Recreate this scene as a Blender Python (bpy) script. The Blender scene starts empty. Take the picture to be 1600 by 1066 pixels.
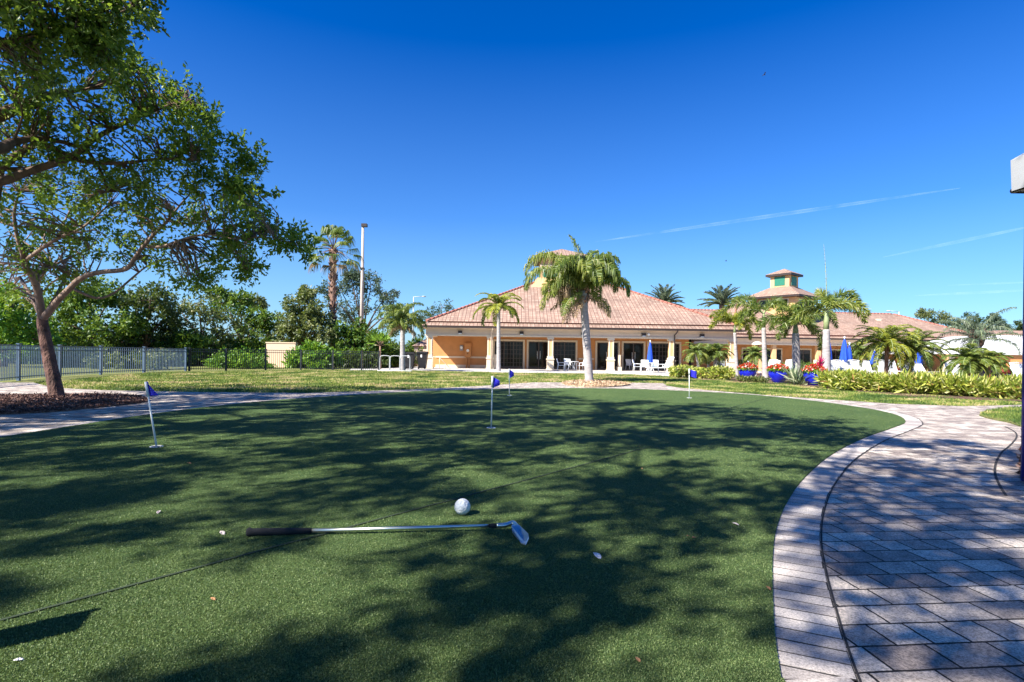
import bpy, math, random
import numpy as np
from mathutils import Vector, Matrix, noise as mnoise
R_ = math.radians
SC = bpy.context.scene
COL = SC.collection
# ------------------------------------------------------------------ camera
FOC, EYE, ROLL, HY = 850.0, 1.15, 0.014, 555.3
cam_d = bpy.data.cameras.new("camera"); cam = bpy.data.objects.new("camera", cam_d); COL.objects.link(cam)
cam_d.sensor_width = 36; cam_d.lens = FOC / 1600 * 36; cam_d.shift_y = (HY - 533) / 1600
cam_d.clip_start = 0.05; cam_d.clip_end = 20000
cam.matrix_world = Matrix.Translation((0, 0, EYE)) @ Matrix.Rotation(math.pi / 2, 4, 'X') @ Matrix.Rotation(ROLL, 4, 'Z')
SC.camera = cam
# ------------------------------------------------------------------ sky, sun, exposure
SUN_EL, SUN_DIR = R_(42), R_(38)          # light travels towards (cos, sin) of SUN_DIR on the ground
SX, SY, SZ = -math.cos(SUN_DIR) * math.cos(SUN_EL), -math.sin(SUN_DIR) * math.cos(SUN_EL), math.sin(SUN_EL)
W = bpy.data.worlds.new("World"); SC.world = W; W.use_nodes = True
nt = W.node_tree; bg = nt.nodes['Background']
sky = nt.nodes.new('ShaderNodeTexSky'); sky.sky_type = 'NISHITA'; sky.sun_disc = False
sky.sun_elevation = SUN_EL; sky.sun_rotation = math.atan2(SX, SY)
sky.air_density = 1.0; sky.dust_density = 0.3; sky.ozone_density = 3.0; sky.altitude = 0
hs = nt.nodes.new('ShaderNodeHueSaturation'); hs.inputs['Saturation'].default_value = 1.45; hs.inputs['Value'].default_value = 1.0
gm = nt.nodes.new('ShaderNodeGamma'); gm.inputs['Gamma'].default_value = 1.12
tint = nt.nodes.new('ShaderNodeMix'); tint.data_type = 'RGBA'; tint.blend_type = 'MULTIPLY'; tint.inputs[0].default_value = 1; tint.inputs[7].default_value = (0.66, 0.98, 1.36, 1)
nt.links.new(sky.outputs[0], hs.inputs['Color']); nt.links.new(hs.outputs[0], gm.inputs[0]); nt.links.new(gm.outputs[0], tint.inputs[6]); # paler air low over the horizon
wtc = nt.nodes.new('ShaderNodeTexCoord'); wsx = nt.nodes.new('ShaderNodeSeparateXYZ'); nt.links.new(wtc.outputs['Generated'], wsx.inputs[0])
wrp = nt.nodes.new('ShaderNodeValToRGB'); we = wrp.color_ramp.elements; we[0].position = 0.0; we[0].color = (.62, .62, .62, 1); we[1].position = 0.5; we[1].color = (0, 0, 0, 1)
e_ = we.new(0.10); e_.color = (.46, .46, .46, 1); e_ = we.new(0.24); e_.color = (.17, .17, .17, 1); nt.links.new(wsx.outputs[2], wrp.inputs[0])
wmx = nt.nodes.new('ShaderNodeMix'); wmx.data_type = 'RGBA'; wmx.inputs[7].default_value = (3.6, 5.8, 8.4, 1)
nt.links.new(wrp.outputs[0], wmx.inputs[0]); nt.links.new(tint.outputs[2], wmx.inputs[6]); nt.links.new(wmx.outputs[2], bg.inputs[0])
bg.inputs[1].default_value = 0.05
sd = bpy.data.lights.new("sun", 'SUN'); sd.energy = 5.0; sd.angle = R_(0.53); sd.color = (1.0, 0.95, 0.86)
so = bpy.data.objects.new("sun", sd); COL.objects.link(so)
so.rotation_euler = Vector((SX, SY, SZ)).to_track_quat('Z', 'Y').to_euler()
vs = SC.view_settings; vs.view_transform = 'Standard'; vs.look = 'None'; vs.gamma = 1; vs.use_curve_mapping = False
vs.exposure = 1.3
# ------------------------------------------------------------------ photo pixel -> world
_c, _s = math.cos(ROLL), math.sin(ROLL)
def unr(px, py):
    a, b = px - 800, py - HY
    return a * _c + b * _s, -a * _s + b * _c
def G(px, py, z=0.0):
    x, yd = unr(px, py); Y = FOC * (EYE - z) / yd
    return Vector((x * Y / FOC, Y, z))
def P(px, py, Y):
    x, yd = unr(px, py)
    return Vector((x * Y / FOC, Y, EYE - yd * Y / FOC))
def XW(px, Y, z=0):          # world x of a pixel column at depth Y, height z
    yd = (EYE - z) * FOC / Y
    return ((px - 800) / _c + yd * _s / _c) * Y / FOC
def project(p):
    x, yd = p[0] * FOC / p[1], (EYE - p[2]) * FOC / p[1]
    return 800 + x * _c - yd * _s, HY + x * _s + yd * _c
rng = np.random.default_rng(7); random.seed(7)
# ------------------------------------------------------------------ materials
def _new(name):
    m = bpy.data.materials.new(name); m.use_nodes = True
    n = m.node_tree.nodes; return m, n, m.node_tree.links, n['Principled BSDF']
def ramp(n, stops):
    r = n.new('ShaderNodeValToRGB'); e = r.color_ramp.elements
    while len(e) < len(stops): e.new(0.5)
    for i, (p, c) in enumerate(stops): e[i].position = p; e[i].color = (*c, 1)
    return r
def noise(n, l, scale, detail=4, rough=0.6, vec=None, dist=0.0):
    t = n.new('ShaderNodeTexNoise'); t.inputs['Scale'].default_value = scale; t.inputs['Detail'].default_value = detail
    t.inputs['Roughness'].default_value = rough; t.inputs['Distortion'].default_value = dist
    if vec is not None: l.new(vec, t.inputs['Vector'])
    return t
def coord(n, l, sc=(1, 1, 1), rot=(0, 0, 0), kind='Object'):
    tc = n.new('ShaderNodeTexCoord'); mp = n.new('ShaderNodeMapping'); mp.inputs['Scale'].default_value = sc; mp.inputs['Rotation'].default_value = rot
    l.new(tc.outputs[kind], mp.inputs['Vector']); return mp.outputs[0]
def mixc(n, l, a, b, fac, mode='MIX'):
    m = n.new('ShaderNodeMix'); m.data_type = 'RGBA'; m.blend_type = mode
    for s, v in ((m.inputs[0], fac), (m.inputs[6], a), (m.inputs[7], b)):
        if hasattr(v, 'is_output') or isinstance(v, bpy.types.NodeSocket): l.new(v, s)
        elif isinstance(v, (int, float)): s.default_value = v
        else: s.default_value = (*v, 1)
    return m.outputs[2]
def bump(n, l, b, h, strength=0.4, dist=0.02):
    bp = n.new('ShaderNodeBump'); bp.inputs['Strength'].default_value = strength; bp.inputs['Distance'].default_value = dist
    l.new(h, bp.inputs['Height']); l.new(bp.outputs[0], b.inputs['Normal']); return bp
MATS = {}
def plain(name, c, rough=0.6, metal=0.0, var=0.18, scale=6, bmp=0.15, bscale=40, spec=0.5, sc=(1, 1, 1), bd=.01):
    if name in MATS: return MATS[name]
    m, n, l, b = _new(name); v = coord(n, l, sc)
    t = noise(n, l, scale, 5, 0.65, v)
    d = tuple(x * (1 - var) for x in c); u = tuple(min(1, x * (1 + var)) for x in c)
    r = ramp(n, [(0.3, d), (0.7, u)]); l.new(t.outputs[0], r.inputs[0]); l.new(r.outputs[0], b.inputs['Base Color'])
    b.inputs['Roughness'].default_value = rough; b.inputs['Metallic'].default_value = metal; b.inputs['Specular IOR Level'].default_value = spec
    if bmp: t2 = noise(n, l, bscale, 3, 0.6, v); bump(n, l, b, t2.outputs[0], bmp, bd)
    MATS[name] = m; return m
def leafmat(name, stops, trans=0.35, rough=0.45, patch=0.0):
    if name in MATS: return MATS[name]
    m, n, l, b = _new(name)
    a = n.new('ShaderNodeAttribute'); a.attribute_name = 'rnd'
    r = ramp(n, stops); l.new(a.outputs['Fac'], r.inputs[0])
    b.inputs['Roughness'].default_value = rough; b.inputs['Specular IOR Level'].default_value = 0.4
    l.new(r.outputs[0], b.inputs['Base Color'])
    tr = n.new('ShaderNodeBsdfTranslucent'); mx = n.new('ShaderNodeMixShader'); mx.inputs[0].default_value = trans
    tc = mixc(n, l, r.outputs[0], (0.45, 0.6, 0.05), 0.35)
    l.new(tc, tr.inputs[0]); l.new(b.outputs[0], mx.inputs[1]); l.new(tr.outputs[0], mx.inputs[2])
    l.new(mx.outputs[0], n['Material Output'].inputs['Surface'])
    MATS[name] = m; return m
# ------------------------------------------------------------------ mesh builder
class MB:
    def __init__(s): s.v = []; s.f = []; s.sm = []; s.uv = {}
    def face(s, pts, smooth=False, uv=None):
        k = len(s.v); s.v += [tuple(p) for p in pts]; s.f.append(tuple(range(k, k + len(pts)))); s.sm.append(smooth)
        if uv: s.uv[len(s.f) - 1] = uv
    def box(s, x0, y0, z0, x1, y1, z1, M=None):
        c = [(x0, y0, z0), (x1, y0, z0), (x1, y1, z0), (x0, y1, z0), (x0, y0, z1), (x1, y0, z1), (x1, y1, z1), (x0, y1, z1)]
        if M is not None: c = [M @ Vector(p) for p in c]
        k = len(s.v); s.v += [tuple(p) for p in c]
        for f in ((0, 3, 2, 1), (4, 5, 6, 7), (0, 1, 5, 4), (1, 2, 6, 5), (2, 3, 7, 6), (3, 0, 4, 7)):
            s.f.append(tuple(k + i for i in f)); s.sm.append(False)
        return s
    def tube(s, pts, rad, n=8, cap=True):
        pts = [Vector(p) for p in pts]
        if not hasattr(rad, '__len__'): rad = [rad] * len(pts)
        k = len(s.v); up = Vector((0, 0, 1)); prev = None
        for i, p in enumerate(pts):
            d = (pts[min(i + 1, len(pts) - 1)] - pts[max(i - 1, 0)])
            d = d.normalized() if d.length > 1e-9 else up
            if prev is None: a = d.cross(up) if abs(d.z) < 0.9 else d.cross(Vector((0, 1, 0)))
            else: a = prev - d * prev.dot(d)
            a = a.normalized() if a.length > 1e-6 else d.orthogonal().normalized()
            prev = a; b = d.cross(a)
            for j in range(n):
                t = 2 * math.pi * j / n; s.v.append(tuple(p + (a * math.cos(t) + b * math.sin(t)) * rad[i]))
        for i in range(len(pts) - 1):
            for j in range(n):
                q = (j + 1) % n; s.f.append((k + i * n + j, k + i * n + q, k + (i + 1) * n + q, k + (i + 1) * n + j)); s.sm.append(True)
        if cap:
            s.f.append(tuple(k + j for j in range(n - 1, -1, -1))); s.sm.append(False)
            e = k + (len(pts) - 1) * n; s.f.append(tuple(e + j for j in range(n))); s.sm.append(False)
        return s
    def lathe(s, prof, c=(0, 0, 0), n=24):
        k = len(s.v)
        for r, z in prof:
            for j in range(n):
                t = 2 * math.pi * j / n; s.v.append((c[0] + r * math.cos(t), c[1] + r * math.sin(t), c[2] + z))
        for i in range(len(prof) - 1):
            for j in range(n):
                q = (j + 1) % n; s.f.append((k + i * n + j, k + i * n + q, k + (i + 1) * n + q, k + (i + 1) * n + j)); s.sm.append(True)
        return s
    def prism(s, poly, z0, z1):
        n = len(poly); b = [(p[0], p[1], z0) for p in poly]; t = [(p[0], p[1], z1) for p in poly]
        s.face(list(reversed(b))); s.face(t)
        for i in range(n):
            j = (i + 1) % n; s.face([b[i], b[j], t[j], t[i]])
        return s
    def sheet(s, poly, z): s.face([(p[0], p[1], z) for p in poly]); return s
    def build(s, name, mat, parent=None, world=True):
        me = bpy.data.meshes.new(name); off = Vector((0, 0, 0))
        if parent is not None and world:
            q = parent
            while q is not None: off += q.location; q = q.parent
        vv = np.array(s.v, dtype=np.float64).reshape(-1, 3) - np.array(off)
        me.from_pydata(vv.tolist(), [], s.f); me.polygons.foreach_set('use_smooth', s.sm)
        if s.uv:
            ul = me.uv_layers.new(name='UVMap')
            for i, uv in s.uv.items():
                for li, c in zip(me.polygons[i].loop_indices, uv): ul.data[li].uv = c
        if mat: me.materials.append(mat)
        me.update()
        o = bpy.data.objects.new(name, me); COL.objects.link(o)
        if parent is not None: o.parent = parent
        return o
def raw(name, V, F, mat, parent=None, rnd=None, off=(0, 0, 0), smooth=False):
    """V (n,3), F (m,k) arrays -> object, fast"""
    me = bpy.data.meshes.new(name); V = (np.asarray(V, np.float32) - np.array(off, np.float32)); F = np.asarray(F, np.int32); m, k = F.shape
    me.vertices.add(len(V)); me.vertices.foreach_set('co', V.ravel())
    me.loops.add(m * k); me.loops.foreach_set('vertex_index', F.ravel())
    me.polygons.add(m); me.polygons.foreach_set('loop_start', np.arange(0, m * k, k, dtype=np.int32)); me.polygons.foreach_set('loop_total', np.full(m, k, np.int32))
    me.polygons.foreach_set('use_smooth', np.full(m, bool(smooth)))
    if rnd is not None:
        a = me.attributes.new('rnd', 'FLOAT', 'FACE'); a.data.foreach_set('value', np.asarray(rnd, np.float32))
    me.materials.append(mat); me.update(calc_edges=True)
    o = bpy.data.objects.new(name, me); COL.objects.link(o)
    if parent is not None: o.parent = parent
    return o
def thing(name, label, cat, loc=(0, 0, 0), group=None, rz=0.0):
    o = bpy.data.objects.new(name, None); COL.objects.link(o); o.location = loc; o.rotation_euler = (0, 0, rz)
    o.empty_display_size = 0.2
    return tag(o, label, cat, group)
def tag(o, label=None, cat=None, group=None, kind=None):
    if label: o['label'] = label
    if cat: o['category'] = cat
    if group: o['group'] = group
    if kind: o['kind'] = kind
    return o
def struct(o): o['kind'] = 'structure'; return o
def dup(root, loc, rz=0.0, label=None, sc=None):
    def cp(o, par):
        c = o.copy(); COL.objects.link(c); c.parent = par
        for ch in list(o.children): cp(ch, c)
        return c
    r = cp(root, None); r.location = loc; r.rotation_euler = (0, 0, rz)
    if sc: r.scale = sc if hasattr(sc, '__len__') else (sc,) * 3
    if label: r['label'] = label
    return r
# ------------------------------------------------------------------ leaves
def unit(a): return a / np.maximum(np.linalg.norm(a, axis=-1, keepdims=True), 1e-9)
def leaf_arrays(C, D, L, Wd, fold=0.15):
    n = len(C); D = unit(D); q = unit(rng.normal(size=(n, 3))); S = unit(np.cross(D, q)); N = np.cross(S, D)
    L = np.asarray(L)[:, None]; Wd = np.asarray(Wd)[:, None]
    V = np.empty((n, 4, 3)); V[:, 0] = C; V[:, 1] = C + D * L * 0.5 + S * Wd * 0.5 + N * Wd * fold; V[:, 2] = C + D * L; V[:, 3] = C + D * L * 0.5 - S * Wd * 0.5 + N * Wd * fold
    return V.reshape(-1, 3), np.arange(n * 4).reshape(n, 4)
def blob_twigs(blobs, per, sub=9, shell=0.55, flat=0.75, cl=(.28, .5)):
    """blobs: list (x,y,z,r). returns twig anchors, directions and the sub-clump centres"""
    A, D, SUB = [], [], []
    for (x, y, z, r) in blobs:
        c = np.array([x, y, z]); k = max(3, int(sub))
        u = unit(rng.normal(size=(k, 3))) * (rng.uniform(0.25, 1.0, (k, 1)) ** shell) * r * 0.85; u[:, 2] *= flat
        for s_ in u:
            cs = c + s_; SUB.append(cs); m = max(2, int(per / k * rng.uniform(0.4, 1.6))); rr = r * rng.uniform(*cl)
            w = unit(rng.normal(size=(m, 3))) * rng.uniform(0.05, 1, (m, 1)) ** 0.5 * rr; w[:, 2] *= flat
            A.append(cs + w); D.append(unit(w + 0.6 * s_ + rng.normal(size=(m, 3)) * 0.4 * rr))
    return np.concatenate(A), np.concatenate(D), SUB
def foliage(A, D, per, tl, ll, lw, droop=0.2, jl=0.35):
    n = len(A); t = rng.uniform(0, 1, (n, per, 1)); C = A[:, None] + D[:, None] * t * tl + rng.normal(size=(n, per, 3)) * tl * 0.12
    d = unit(D[:, None] * 0.6 + rng.normal(size=(n, per, 3)) * 0.8 + np.array([0, 0, -droop])); C = C.reshape(-1, 3); d = d.reshape(-1, 3); m = len(C)
    clump = np.repeat(rng.uniform(0, 1, n), per)
    L = ll * rng.uniform(1 - jl, 1 + jl, m); Wd = lw * rng.uniform(1 - jl, 1 + jl, m)
    V, F = leaf_arrays(C, d, L, Wd); return V, F, np.clip(clump * 0.6 + rng.uniform(0, 0.4, m), 0, 1)
def limb_points(limbs):
    o = []
    for pts, r in limbs:
        for i in range(len(pts) - 1):
            for t in (0.0, 0.5): o.append((Vector(pts[i]).lerp(Vector(pts[i + 1]), t), r[i] * (1 - t) + r[i + 1] * t))
        o.append((Vector(pts[-1]), r[-1]))
    return o
def smooth_path(pts, k=3):
    pts = [Vector(p) for p in pts]
    if len(pts) < 3: return pts
    out = []
    for i in range(len(pts) - 1):
        p0, p1, p2, p3 = pts[max(i - 1, 0)], pts[i], pts[i + 1], pts[min(i + 2, len(pts) - 1)]
        for j in range(k):
            t = j / k; out.append(0.5 * ((2 * p1) + (p2 - p0) * t + (2 * p0 - 5 * p1 + 4 * p2 - p3) * t * t + (-p0 + 3 * p1 - 3 * p2 + p3) * t ** 3))
    out.append(pts[-1]); return out
def grow(limbs, SUB, mb, rmin=0.008, rr=0.35, sag=0.12, rmax=0.05):
    """twig branches from the nearest limb point to each clump"""
    lp = limb_points(limbs); pos = np.array([tuple(p[0]) for p in lp])
    for cs in SUB:
        d = np.linalg.norm(pos - cs, axis=1) + np.maximum(0, pos[:, 2] - cs[2]) * 0.5
        i = int(np.argmin(d)); a = Vector(pos[i]); b = Vector(cs)
        r0 = min(lp[i][1] * 0.6, rmax, 0.012 + 0.012 * (b - a).length)
        m = a.lerp(b, 0.5) + Vector(rng.normal(size=3)) * (b - a).length * 0.10 + Vector((0, 0, sag * (b - a).length))
        mb.tube(smooth_path([a, m, b], 2), [r0, r0 * .85, r0 * .7, r0 * .5, rmin][:5], 5, cap=False)
BARK = plain('bark_brown', (0.12, 0.075, 0.05), 0.9, var=0.5, scale=9, bmp=0.8, bscale=25, sc=(1, 1, .4))
LEAF_OAK = leafmat('leaf_oak', [(0.0, (0.025, 0.06, 0.012)), (0.5, (0.075, 0.15, 0.018)), (0.85, (0.19, 0.28, 0.03)), (1.0, (0.32, 0.36, 0.07))], 0.42)
LEAF_T1 = leafmat('leaf_bright_oak', [(0.0, (0.03, 0.08, 0.012)), (0.5, (0.10, 0.20, 0.02)), (0.85, (0.26, 0.36, 0.035)), (1.0, (0.40, 0.42, 0.08))], 0.45)
LEAF_DARK = leafmat('leaf_dark', [(0.0, (0.018, 0.035, 0.010)), (0.6, (0.04, 0.07, 0.018)), (1.0, (0.10, 0.13, 0.035))], 0.25)
LEAF_MID = leafmat('leaf_mid', [(0.0, (0.02, 0.06, 0.01)), (0.6, (0.085, 0.17, 0.02)), (1.0, (0.26, 0.34, 0.04))], 0.3)
LEAF_OLIVE = leafmat('leaf_olive', [(0.0, (0.04, 0.06, 0.02)), (0.6, (0.14, 0.17, 0.05)), (1.0, (0.30, 0.29, 0.12))], 0.25)
LEAF_BLUE = leafmat('leaf_blue', [(0.0, (0.03, 0.055, 0.04)), (0.6, (0.07, 0.11, 0.075)), (1.0, (0.13, 0.17, 0.11))], 0.2)
LEAF_BRIGHT = leafmat('leaf_bright', [(0.0, (0.03, 0.10, 0.01)), (0.5, (0.10, 0.24, 0.02)), (1.0, (0.28, 0.42, 0.04))], 0.35)
# ------------------------------------------------------------------ ground
def patchy(name, cols, scales, bs=60, bstr=0.5, rough=0.9):
    m, n, l, b = _new(name); v = coord(n, l)
    t1 = noise(n, l, scales[0], 5, 0.6, v); t2 = noise(n, l, scales[1], 4, 0.7, v); t3 = noise(n, l, scales[2], 3, 0.7, v)
    r1 = ramp(n, [(0.35, cols[0]), (0.65, cols[1])]); l.new(t1.outputs[0], r1.inputs[0])
    r2 = ramp(n, [(0.35, cols[2]), (0.65, cols[3])]); l.new(t2.outputs[0], r2.inputs[0])
    c = mixc(n, l, r1.outputs[0], r2.outputs[0], 0.5)
    r3 = ramp(n, [(0.3, (0.35, 0.35, 0.35)), (0.7, (1.6, 1.6, 1.6))]); l.new(t3.outputs[0], r3.inputs[0])
    c = mixc(n, l, c, r3.outputs[0], 1.0, 'MULTIPLY'); l.new(c, b.inputs['Base Color']); b.inputs['Roughness'].default_value = rough
    b.inputs['Specular IOR Level'].default_value = 0.15
    t4 = noise(n, l, bs, 3, 0.7, v); bump(n, l, b, t4.outputs[0], bstr, 0.03); MATS[name] = m; return m
M_LAWN = patchy('lawn', [(0.08, 0.12, 0.025), (0.22, 0.24, 0.06), (0.30, 0.24, 0.12), (0.09, 0.14, 0.03)], (0.35, 1.7, 14))
M_TURF = patchy('putting_turf', [(0.066, 0.125, 0.036), (0.115, 0.175, 0.052), (0.052, 0.105, 0.033), (0.130, 0.18, 0.062)], (0.9, 24, 150), bs=170, bstr=0.9)
M_MULCH = patchy('mulch', [(0.10, 0.05, 0.035), (0.22, 0.12, 0.09), (0.05, 0.03, 0.025), (0.30, 0.19, 0.15)], (1.5, 18, 45), bs=45, bstr=1.0)
M_STRAW = patchy('pale_mulch', [(0.45, 0.30, 0.18), (0.55, 0.42, 0.28), (0.25, 0.15, 0.09), (0.62, 0.5, 0.36)], (1.5, 12, 40), bs=45, bstr=1.0)
g = MB(); g.face([(-3000, -800, 0), (3000, -800, 0), (3000, 6000, 0), (-3000, 6000, 0)])
struct(g.build('ground', M_LAWN))
# paving
def pavermat():
    m, n, l, b = _new('pavers'); v = coord(n, l, (1, 1, 1), (0, 0, R_(-5.4)))
    wn = noise(n, l, 14, 3, .6, v); va = n.new('ShaderNodeVectorMath'); va.operation = 'MULTIPLY_ADD'; va.inputs[1].default_value = (.012, .012, 0); l.new(wn.outputs['Color'], va.inputs[0]); l.new(v, va.inputs[2])
    br = n.new('ShaderNodeTexBrick'); l.new(va.outputs[0], br.inputs['Vector'])
    br.offset = 0.42; br.offset_frequency = 2; br.squash = 0.62; br.squash_frequency = 3
    br.inputs['Scale'].default_value = 1; br.inputs['Brick Width'].default_value = 0.27; br.inputs['Row Height'].default_value = 0.17
    br.inputs['Mortar Size'].default_value = 0.0065; br.inputs['Mortar Smooth'].default_value = 0.3; br.inputs['Bias'].default_value = 0.0
    br.inputs['Color1'].default_value = (0.72, 0.64, 0.55, 1); br.inputs['Color2'].default_value = (0.30, 0.25, 0.225, 1); br.inputs['Mortar'].default_value = (0.02, 0.017, 0.015, 1)
    t1 = noise(n, l, 5, 5, 0.65, v); r1 = ramp(n, [(0.3, (0.6, 0.6, 0.62)), (0.7, (1.25, 1.2, 1.15))]); l.new(t1.outputs[0], r1.inputs[0])
    t2 = noise(n, l, 95, 4, 0.85, v); r2 = ramp(n, [(0.40, (0.35, 0.35, 0.35)), (0.58, (1.3, 1.3, 1.3))]); l.new(t2.outputs[0], r2.inputs[0])
    c = mixc(n, l, br.outputs[0], r1.outputs[0], 1.0, 'MULTIPLY'); c = mixc(n, l, c, r2.outputs[0], 0.8, 'MULTIPLY')
    l.new(c, b.inputs['Base Color']); b.inputs['Roughness'].default_value = 0.85; b.inputs['Specular IOR Level'].default_value = 0.25
    inv = n.new('ShaderNodeMath'); inv.operation = 'MULTIPLY_ADD'; inv.inputs[1].default_value = -1.6; l.new(br.outputs['Fac'], inv.inputs[0]); l.new(t2.outputs[0], inv.inputs[2])
    bump(n, l, b, inv.outputs[0], 0.6, 0.006); return m
M_PAVE = pavermat()
far_top = [(-500, 598), (0, 598), (52, 598), (72, 603), (100, 607), (160, 610), (300, 613), (480, 614.5), (560, 612), (640, 609), (750, 603.5), (800, 600), (835, 597.8), (900, 597.5), (985, 598), (1036, 599),
           (1042, 603), (1060, 606), (1100, 609.5), (1200, 618), (1300, 625), (1400, 631.5), (1500, 635), (1560, 634), (1750, 628)]
pv = [G(*p) for p in far_top] + [Vector((14, 9, 0)), Vector((14, -4, 0)), Vector((-14, -4, 0))]
struct(MB().sheet(pv, 0.004).build('paved_path', M_PAVE))
# lawn tongue on the right, set on the paving
def grown(pxs): return [G(*p) for p in smooth2(pxs)]
def smooth2(p, k=4):
    q = smooth_path([Vector((a[0], a[1], 0)) for a in p], k); return [(v.x, v.y) for v in q]
LAWN_R = [G(*p) for p in smooth2([(1530, 650), (1538, 645), (1565, 640.5), (1610, 638), (1700, 636)])] + [G(1750, 700)] + [G(*p) for p in smooth2([(1640, 676), (1600, 669), (1575, 661), (1545, 655), (1530, 650)])][:-1]
struct(MB().prism(LAWN_R, 0.006, 0.03).build('lawn_strip', M_LAWN))
MUL = [G(*p) for p in smooth2([(-300, 628), (-100, 620), (40, 620), (150, 618.5), (200, 620), (232, 626), (215, 631), (150, 638), (60, 646), (-60, 650), (-250, 655), (-300, 640)])]
struct(MB().prism(MUL, 0.006, 0.035).build('mulch_bed', M_MULCH))
LIT = [(-1.9, 2.45, .75), (-2.3, 2.15, .6), (-.33, 3.95, .3), (-.9, 3.55, .2), (.1, 3.45, .3), (1.3, 4.0, .3)]
MUL2 = [G(*p) for p in smooth2([(878, 600), (900, 597), (925, 596), (955, 598), (985, 601.5), (960, 605), (925, 606), (893, 604), (878, 600)], 4)][:-1]
struct(MB().prism(MUL2, 0.006, 0.05).build('palm_mulch_bed', M_STRAW))
MUL4 = [G(*p) for p in [(1597, 705), (1592, 722), (1594, 748), (1620, 770), (1800, 780), (1760, 700)]]
struct(MB().prism(MUL4, 0.006, 0.03).build('edge_mulch_bed', M_MULCH))
# green outline
edge_px = [(-60, 700), (0, 686), (60, 676), (130, 665), (220, 651), (330, 636.5), (450, 625), (600, 615), (700, 610.5), (850, 607.5), (960, 608), (1040, 610.5), (1150, 616), (1250, 625), (1340, 637), (1395, 648), (1415, 660), (1392, 671), (1350, 686), (1300, 712), (1258, 748), (1230, 787), (1213, 830), (1207, 880), (1208, 950), (1212, 1010), (1220, 1066)]
EDGE = smooth_path([G(*p) for p in edge_px], 5) + [Vector((1.0, 1.2, 0)), Vector((1.2, 0.2, 0)), Vector((1.9, -1.5, 0))]
GREEN = [Vector((-6.8, 5.2, 0)), Vector((-9, 2, 0))][::-1]
gp = EDGE + [Vector((1.9, -3, 0)), Vector((-9, -3, 0)), Vector((-8.2, 4.5, 0))]
struct(MB().prism(gp, 0.003, 0.022).build('putting_green', M_TURF))
# soldier-course border: each brick a real block
def border(path, width, step, out, name, z1=0.0110):
    n_b = 0; V = []; F = []; RN = []
    P_ = [Vector(p) for p in path]; L = [0]
    for i in range(1, len(P_)): L.append(L[-1] + (P_[i] - P_[i - 1]).length)
    def at(s):
        i = int(np.searchsorted(L, s)); i = min(max(i, 1), len(P_) - 1); t = (s - L[i - 1]) / max(L[i] - L[i - 1], 1e-6); p = P_[i - 1].lerp(P_[i], t)
        a, b = P_[max(i - 2, 0)], P_[min(i + 1, len(P_) - 1)]; d = (b - a).normalized(); return p, Vector((d.y, -d.x, 0)) * out
    s = 0.0
    while s + step < L[-1]:
        gq = 0.0058; p0, n0 = at(s + gq); p1, n1 = at(s + step - gq); k = len(V); zz = z1 + rng.uniform(-.0008, .0008)
        w = width + rng.uniform(-.004, .004)
        for z in (0.003, zz):
            for q in (p0, p1, p1 + n1 * w, p0 + n0 * w): V.append((q.x, q.y, z))
        for f in ((4, 5, 6, 7), (0, 1, 5, 4), (1, 2, 6, 5), (2, 3, 7, 6), (3, 0, 4, 7)): F.append([k + i for i in f]); RN.append(rng.uniform(0, 1) if f == (4, 5, 6, 7) else RN[-1])
        s += step
    return raw(name, V, F, M_BRICK, rnd=RN)
def brickmat():
    m, n, l, b = _new('border_brick'); v = coord(n, l); a = n.new('ShaderNodeAttribute'); a.attribute_name = 'rnd'
    r = ramp(n, [(0, (0.34, 0.30, 0.28)), (0.5, (0.52, 0.46, 0.42)), (1, (0.70, 0.62, 0.55))]); l.new(a.outputs['Fac'], r.inputs[0])
    t2 = noise(n, l, 95, 4, 0.85, v); r2 = ramp(n, [(0.40, (0.45, 0.45, 0.45)), (0.58, (1.2, 1.2, 1.2))]); l.new(t2.outputs[0], r2.inputs[0])
    l.new(mixc(n, l, r.outputs[0], r2.outputs[0], 0.8, 'MULTIPLY'), b.inputs['Base Color']); b.inputs['Roughness'].default_value = 0.85; b.inputs['Specular IOR Level'].default_value = .25
    bump(n, l, b, t2.outputs[0], 0.5, 0.004); return m
M_BRICK = brickmat()
struct(border(EDGE, 0.25, 0.105, -1, 'path_border'))
# dark joint outside the border, and the open joint on the right of the path
M_JOINT = plain('joint_dark', (0.03, 0.026, 0.024), 0.95)
M_JOINT2 = None
def ribbon(path, w, z, name, mat, off=0.0):
    V = []; F = []; P_ = [Vector(p) for p in path]
    for i, p in enumerate(P_):
        d = (P_[min(i + 1, len(P_) - 1)] - P_[max(i - 1, 0)]).normalized(); nn = Vector((d.y, -d.x, 0)); a = p + nn * (off - w / 2); b = p + nn * (off + w / 2)
        V += [(a.x, a.y, z), (b.x, b.y, z)]
    for i in range(len(P_) - 1): F.append([2 * i, 2 * i + 1, 2 * i + 3, 2 * i + 2])
    return raw(name, V, F, mat)
struct(ribbon(EDGE, 0.256, 0.0098, 'border_bedding', M_JOINT, -0.127))
struct(ribbon(EDGE, 0.010, 0.0098, 'path_joint', M_JOINT, -0.262))
struct(ribbon([G(*p) for p in smooth2([(1570, 667), (1586, 676), (1588, 685), (1577, 698), (1565, 708), (1556, 725), (1555, 742), (1562, 760), (1572, 776)])], 0.022, 0.009, 'path_joint', M_JOINT))
# turf seams
M_SEAM = plain('turf_seam', (0.025, 0.04, 0.018), 0.95)
for a, b in [((0, 971), (880, 735)), ((880, 735), (1010, 700)), ((1130, 640), (1225, 616))]:
    pa, pb = G(*a, .022), G(*b, .022)
    pts = [pa.lerp(pb, t / 14) + Vector((rng.uniform(-.006, .006), rng.uniform(-.006, .006), 0)) for t in range(15)]
    struct(ribbon(pts, 0.018, 0.0285, 'turf_seam', M_SEAM))
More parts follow.
